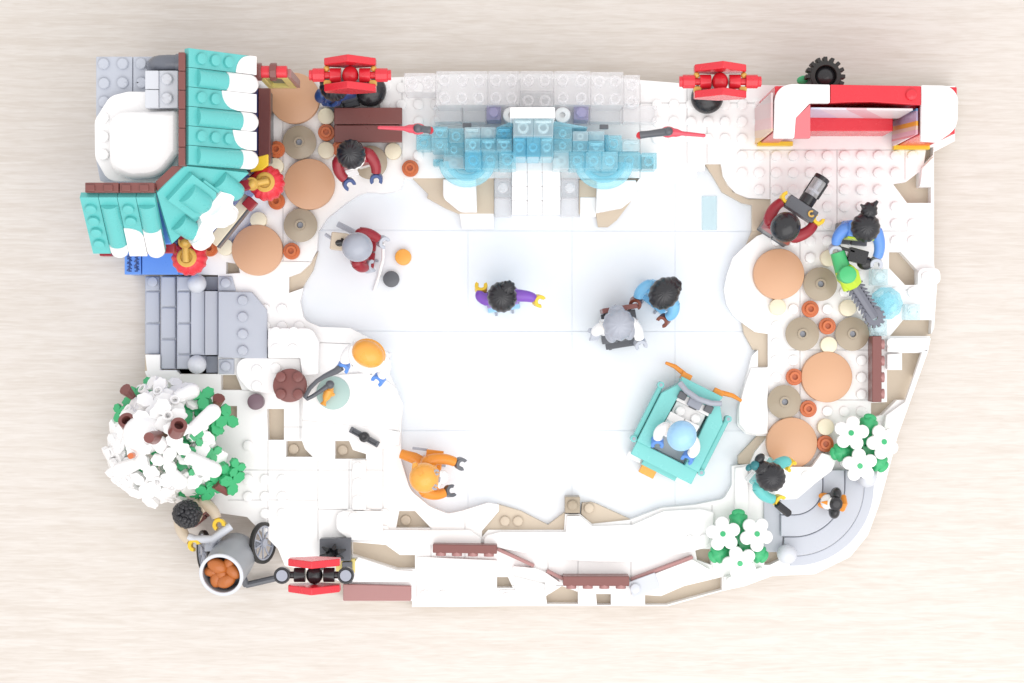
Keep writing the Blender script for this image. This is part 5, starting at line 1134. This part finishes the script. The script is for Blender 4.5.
# ------------------------------------------------------------------ snowy tree and flower bushes
def leaf_outline(r, lobes=3, serr=0.05):
    pts = []
    for i in range(60):
        a = math.tau * i / 60; q = 0.30 + 0.70 * abs(math.cos(lobes * a / 2)) ** 1.1 + serr * math.cos(15 * a); pts.append((r * q * math.cos(a), r * q * math.sin(a)))
    return pts
c = W(178, 433, 1.0); tc = Vector((c.x, c.y, ZS)); t = thing('snowy_tree', 'snow covered toy tree with green leaf tips and brown twigs at the west edge', 'tree', tc)
m_ = MB(); m_.tube([tc + Vector((0, 0, -0.7)), tc + Vector((0.1, 0.05, 2)), tc + Vector((-0.1, 0, 4.5)), tc + Vector((-0.3, 0.1, 6.5))], [0.8, 0.6, 0.5, 0.3], 14); part('trunk', m_, 'brown', t)
ctr = W(165, 438, 4.6)
def clump(mb_, p, out, r, th=0.3, stud=True, spin=0.0):
    x = Vector((-out.y, out.x, 0.01)); kk = frame(p, x, out) @ Matrix.Rotation(spin, 4, 'Z'); mb_.xf = kk; mb_.prism(leaf_outline(r), -th / 2, th / 2)
    if stud: mb_.lathe([(0, 0), (0.3, 0), (0.3, th / 2 + 0.2), (0.18, th / 2 + 0.2), (0.16, th / 2), (0, th / 2)], seg=14)
    mb_.xf = Matrix()
sw = MB(); rg = random.Random(11)
for px, py, z in [(125, 440, 4.0), (133, 425, 4.6), (122, 462, 3.6), (132, 475, 4.2), (146, 482, 4.6), (158, 478, 5.4), (172, 486, 4.2), (140, 455, 5.8), (150, 440, 6.6), (165, 462, 6.6), (175, 448, 7.0), (196, 459, 5.2), (205, 449, 4.6), (178, 432, 7.0),
                   (210, 462, 4.2), (198, 474, 4.2), (200, 485, 3.4), (186, 484, 3.8), (131, 412, 4.2), (146, 404, 4.4), (160, 395, 4.6), (173, 400, 5.4), (188, 398, 4.6), (150, 420, 6.2), (200, 432, 5.0), (160, 492, 3.2), (125, 418, 3.4), (116, 450, 3.2), (170, 415, 6.4), (144, 392, 3.6), (178, 387, 3.6), (205, 420, 3.8), (155, 405, 5.6), (113, 462, 3.0), (119, 476, 3.0), (117, 437, 3.2), (128, 486, 3.2), (145, 494, 3.2), (172, 497, 3.0), (121, 426, 3.4)]:
    p = W(px + rg.uniform(-2, 2), py + rg.uniform(-2, 2), z); out = (p - (ctr - Vector((0, 0, 2.5)))).normalized(); out = (out + Vector((rg.uniform(-.35, .35), rg.uniform(-.35, .35), 0.25))).normalized()
    clump(sw, p, out, rg.uniform(0.8, 1.15), 0.3, rg.random() < 0.5, rg.uniform(0, 6.28))
for px, py, z, qx, qy in [(190, 432, 6.8, 213, 412), (148, 405, 5.0, 138, 422), (160, 400, 5.2, 148, 418), (176, 398, 5.2, 192, 391), (150, 432, 7.0, 162, 446), (186, 455, 6.0, 214, 470), (168, 470, 6.0, 180, 482), (128, 408, 4.2, 136, 428), (140, 462, 5.2, 120, 470)]:
    a = W(px, py, z); b = W(qx, qy, z - 0.3); sw.tube([a, a + (b - a) * 0.6, b], [0.36, 0.42, 0.46], 12); sw.ball(b, 0.46, 14, 8)
cr = part('snow_crown', sw, 'white', t, 0.03)
m_ = MB(); m_.ball(W(145, 434, 6.0), (1.25, 1.1, 0.9), 28, 14); part('snow_core', m_, 'white', cr)
gw = MB()
for px, py, z, r in [(134, 400, 3.4, 0.75), (152, 388, 3.6, 0.7), (143, 395, 3.2, 0.8), (202, 397, 4.6, 0.8), (196, 408, 4.2, 0.75), (216, 420, 4.2, 0.9), (226, 418, 4.0, 0.8), (209, 425, 4.2, 0.7), (214, 430, 3.8, 0.6), (216, 470, 4.0, 0.75), (228, 472, 3.8, 0.7), (236, 467, 3.8, 0.6), (232, 482, 3.6, 0.85), (222, 478, 3.6, 0.6), (206, 491, 3.6, 0.7), (213, 489, 3.4, 0.7), (197, 494, 3.2, 0.5), (152, 491, 2.9, 0.6), (184, 492, 3.2, 0.6), (202, 451, 5.0, 0.6), (213, 453, 4.4, 0.55), (197, 438, 5.4, 0.5), (160, 405, 4.8, 0.5), (210, 405, 3.8, 0.55), (123, 414, 3.2, 0.5), (165, 452, 4.6, 0.9), (183, 446, 4.4, 0.9), (150, 470, 3.6, 0.8), (142, 446, 3.8, 0.9), (176, 474, 3.8, 0.8), (190, 462, 4.4, 0.8), (168, 408, 4.2, 0.8), (186, 424, 4.6, 0.8), (133, 450, 3.4, 0.8), (205, 440, 4.4, 0.7), (120, 412, 3.6, 0.6), (136, 394, 3.4, 0.7), (148, 386, 3.4, 0.6), (187, 450, 5.6, 0.5), (195, 468, 5.0, 0.5)]:
    p = W(px, py, z); out = ((p - (ctr - Vector((0, 0, 3)))).normalized() + Vector((0, 0, 0.5))).normalized(); clump(gw, p, out, r, 0.26, False, rg.uniform(0, 6.28))
part('leaves', gw, 'green', t, 0.02)
for a, b, z, r in [((126, 420), (131, 427), 6.0, 0.46), ((179, 425), (176, 432), 8.2, 0.46)]:
    m_ = MB(); pa, pb = W(*a, z), W(*b, z - 0.8); q = (pa - pb).normalized(); m_.xf = frame(pb, q.cross(Vector((1, 0, 0))), q); L_ = (pa - pb).length
    m_.lathe([(0.26, L_ * 0.5), (0.26, L_), (r, L_), (r, 0), (0.26, 0), (0.26, L_ * 0.5)], seg=24); m_.cyl((0, 0, 0), 0.27, L_ * 0.4, 16); part('hollow_branch', m_, 'brown', t)
for a, b, z in [((125, 389), (133, 397), 4.4), ((219, 398), (216, 408), 4.6), ((216, 483), (228, 493), 3.8)]:
    m_ = MB(); pa, pb = W(*a, z), W(*b, z - 0.6); m_.tube([pb, pa], [0.2, 0.36], 10); part('twig', m_, 'brown', t)
m_ = MB(); p = W(130.5, 456, 6.6); m_.cyl((p.x, p.y, 6.0), 0.17, 0.6, 18); part('cone', m_, 'orange_brown', t)

def flower_bush(cx, cy, base_z, rot, label):
    c = W(cx, cy, base_z + 1); o = Vector((c.x, c.y, base_z)); t = thing('flower_bush', label, 'bush', o, 0, 'bushes with white flowers')
    m_ = MB(); m_.cyl(o + Vector((0, 0, 0.005)), 0.45, 1.0, 18); part('stem', m_, 'green', t)
    for k in range(3):
        a = R(rot + 120 * k); d = Vector((math.cos(a), math.sin(a), 0)); m_ = MB(); kk = frame(o + d * 1.0 + Vector((0, 0, 1.1)), d, (0, 0, 1) ); m_.xf = kk
        m_.lathe([(0, -0.25), (0.5, -0.2), (0.56, 0.05), (0.42, 0.3), (0.22, 0.42), (0, 0.45)], (0.25, 0, 0), 30, ribs=6, amp=0.12); m_.prism([(-1.0, -0.2), (0.1, -0.45), (0.1, 0.45), (-1.0, 0.2)], -0.15, 0.15); m_.ball((0.7, 0, 0.05), (0.25, 0.4, 0.2), 14, 8); part('leaf', m_, 'green', t, 0.03)
        a = R(rot + 60 + 120 * k); d = Vector((math.cos(a), math.sin(a), 0)); p = o + d * 1.08 + Vector((0, 0, 1.75)); nrm_ = (d * 0.28 + Vector((0, 0, 1))).normalized(); m_ = MB(); m_.xf = frame(p, Vector((-d.y, d.x, 0)), nrm_) @ Matrix.Rotation(k * 0.7, 4, 'Z')
        ol = []
        for i in range(50):
            b = math.tau * i / 50; q = 0.62 + 0.38 * abs(math.cos(2.5 * b)) ** 0.7; ol.append((1.02 * q * math.cos(b), 1.02 * q * math.sin(b)))
        m_.prism(ol, -0.1, 0.18); fl = part('flower', m_, 'white', t, 0.07)
        m_2 = MB(); m_2.xf = m_.xf; m_2.cyl((0, 0, 0.16), 0.16, 0.1, 14); part('flower_centre', m_2, 'green', fl)
        m_2 = MB(); m_2.tube([o + Vector((0, 0, 0.9)), p], 0.14, 8); part('flower_stalk', m_2, 'green', fl)
flower_bush(738, 542, 1.7, 90, 'green bush with three white flowers on the lower snow bank')
flower_bush(862, 446, 1.7, 75, 'green bush with three white flowers above the curved grey steps')
bpy.context.view_layer.update()
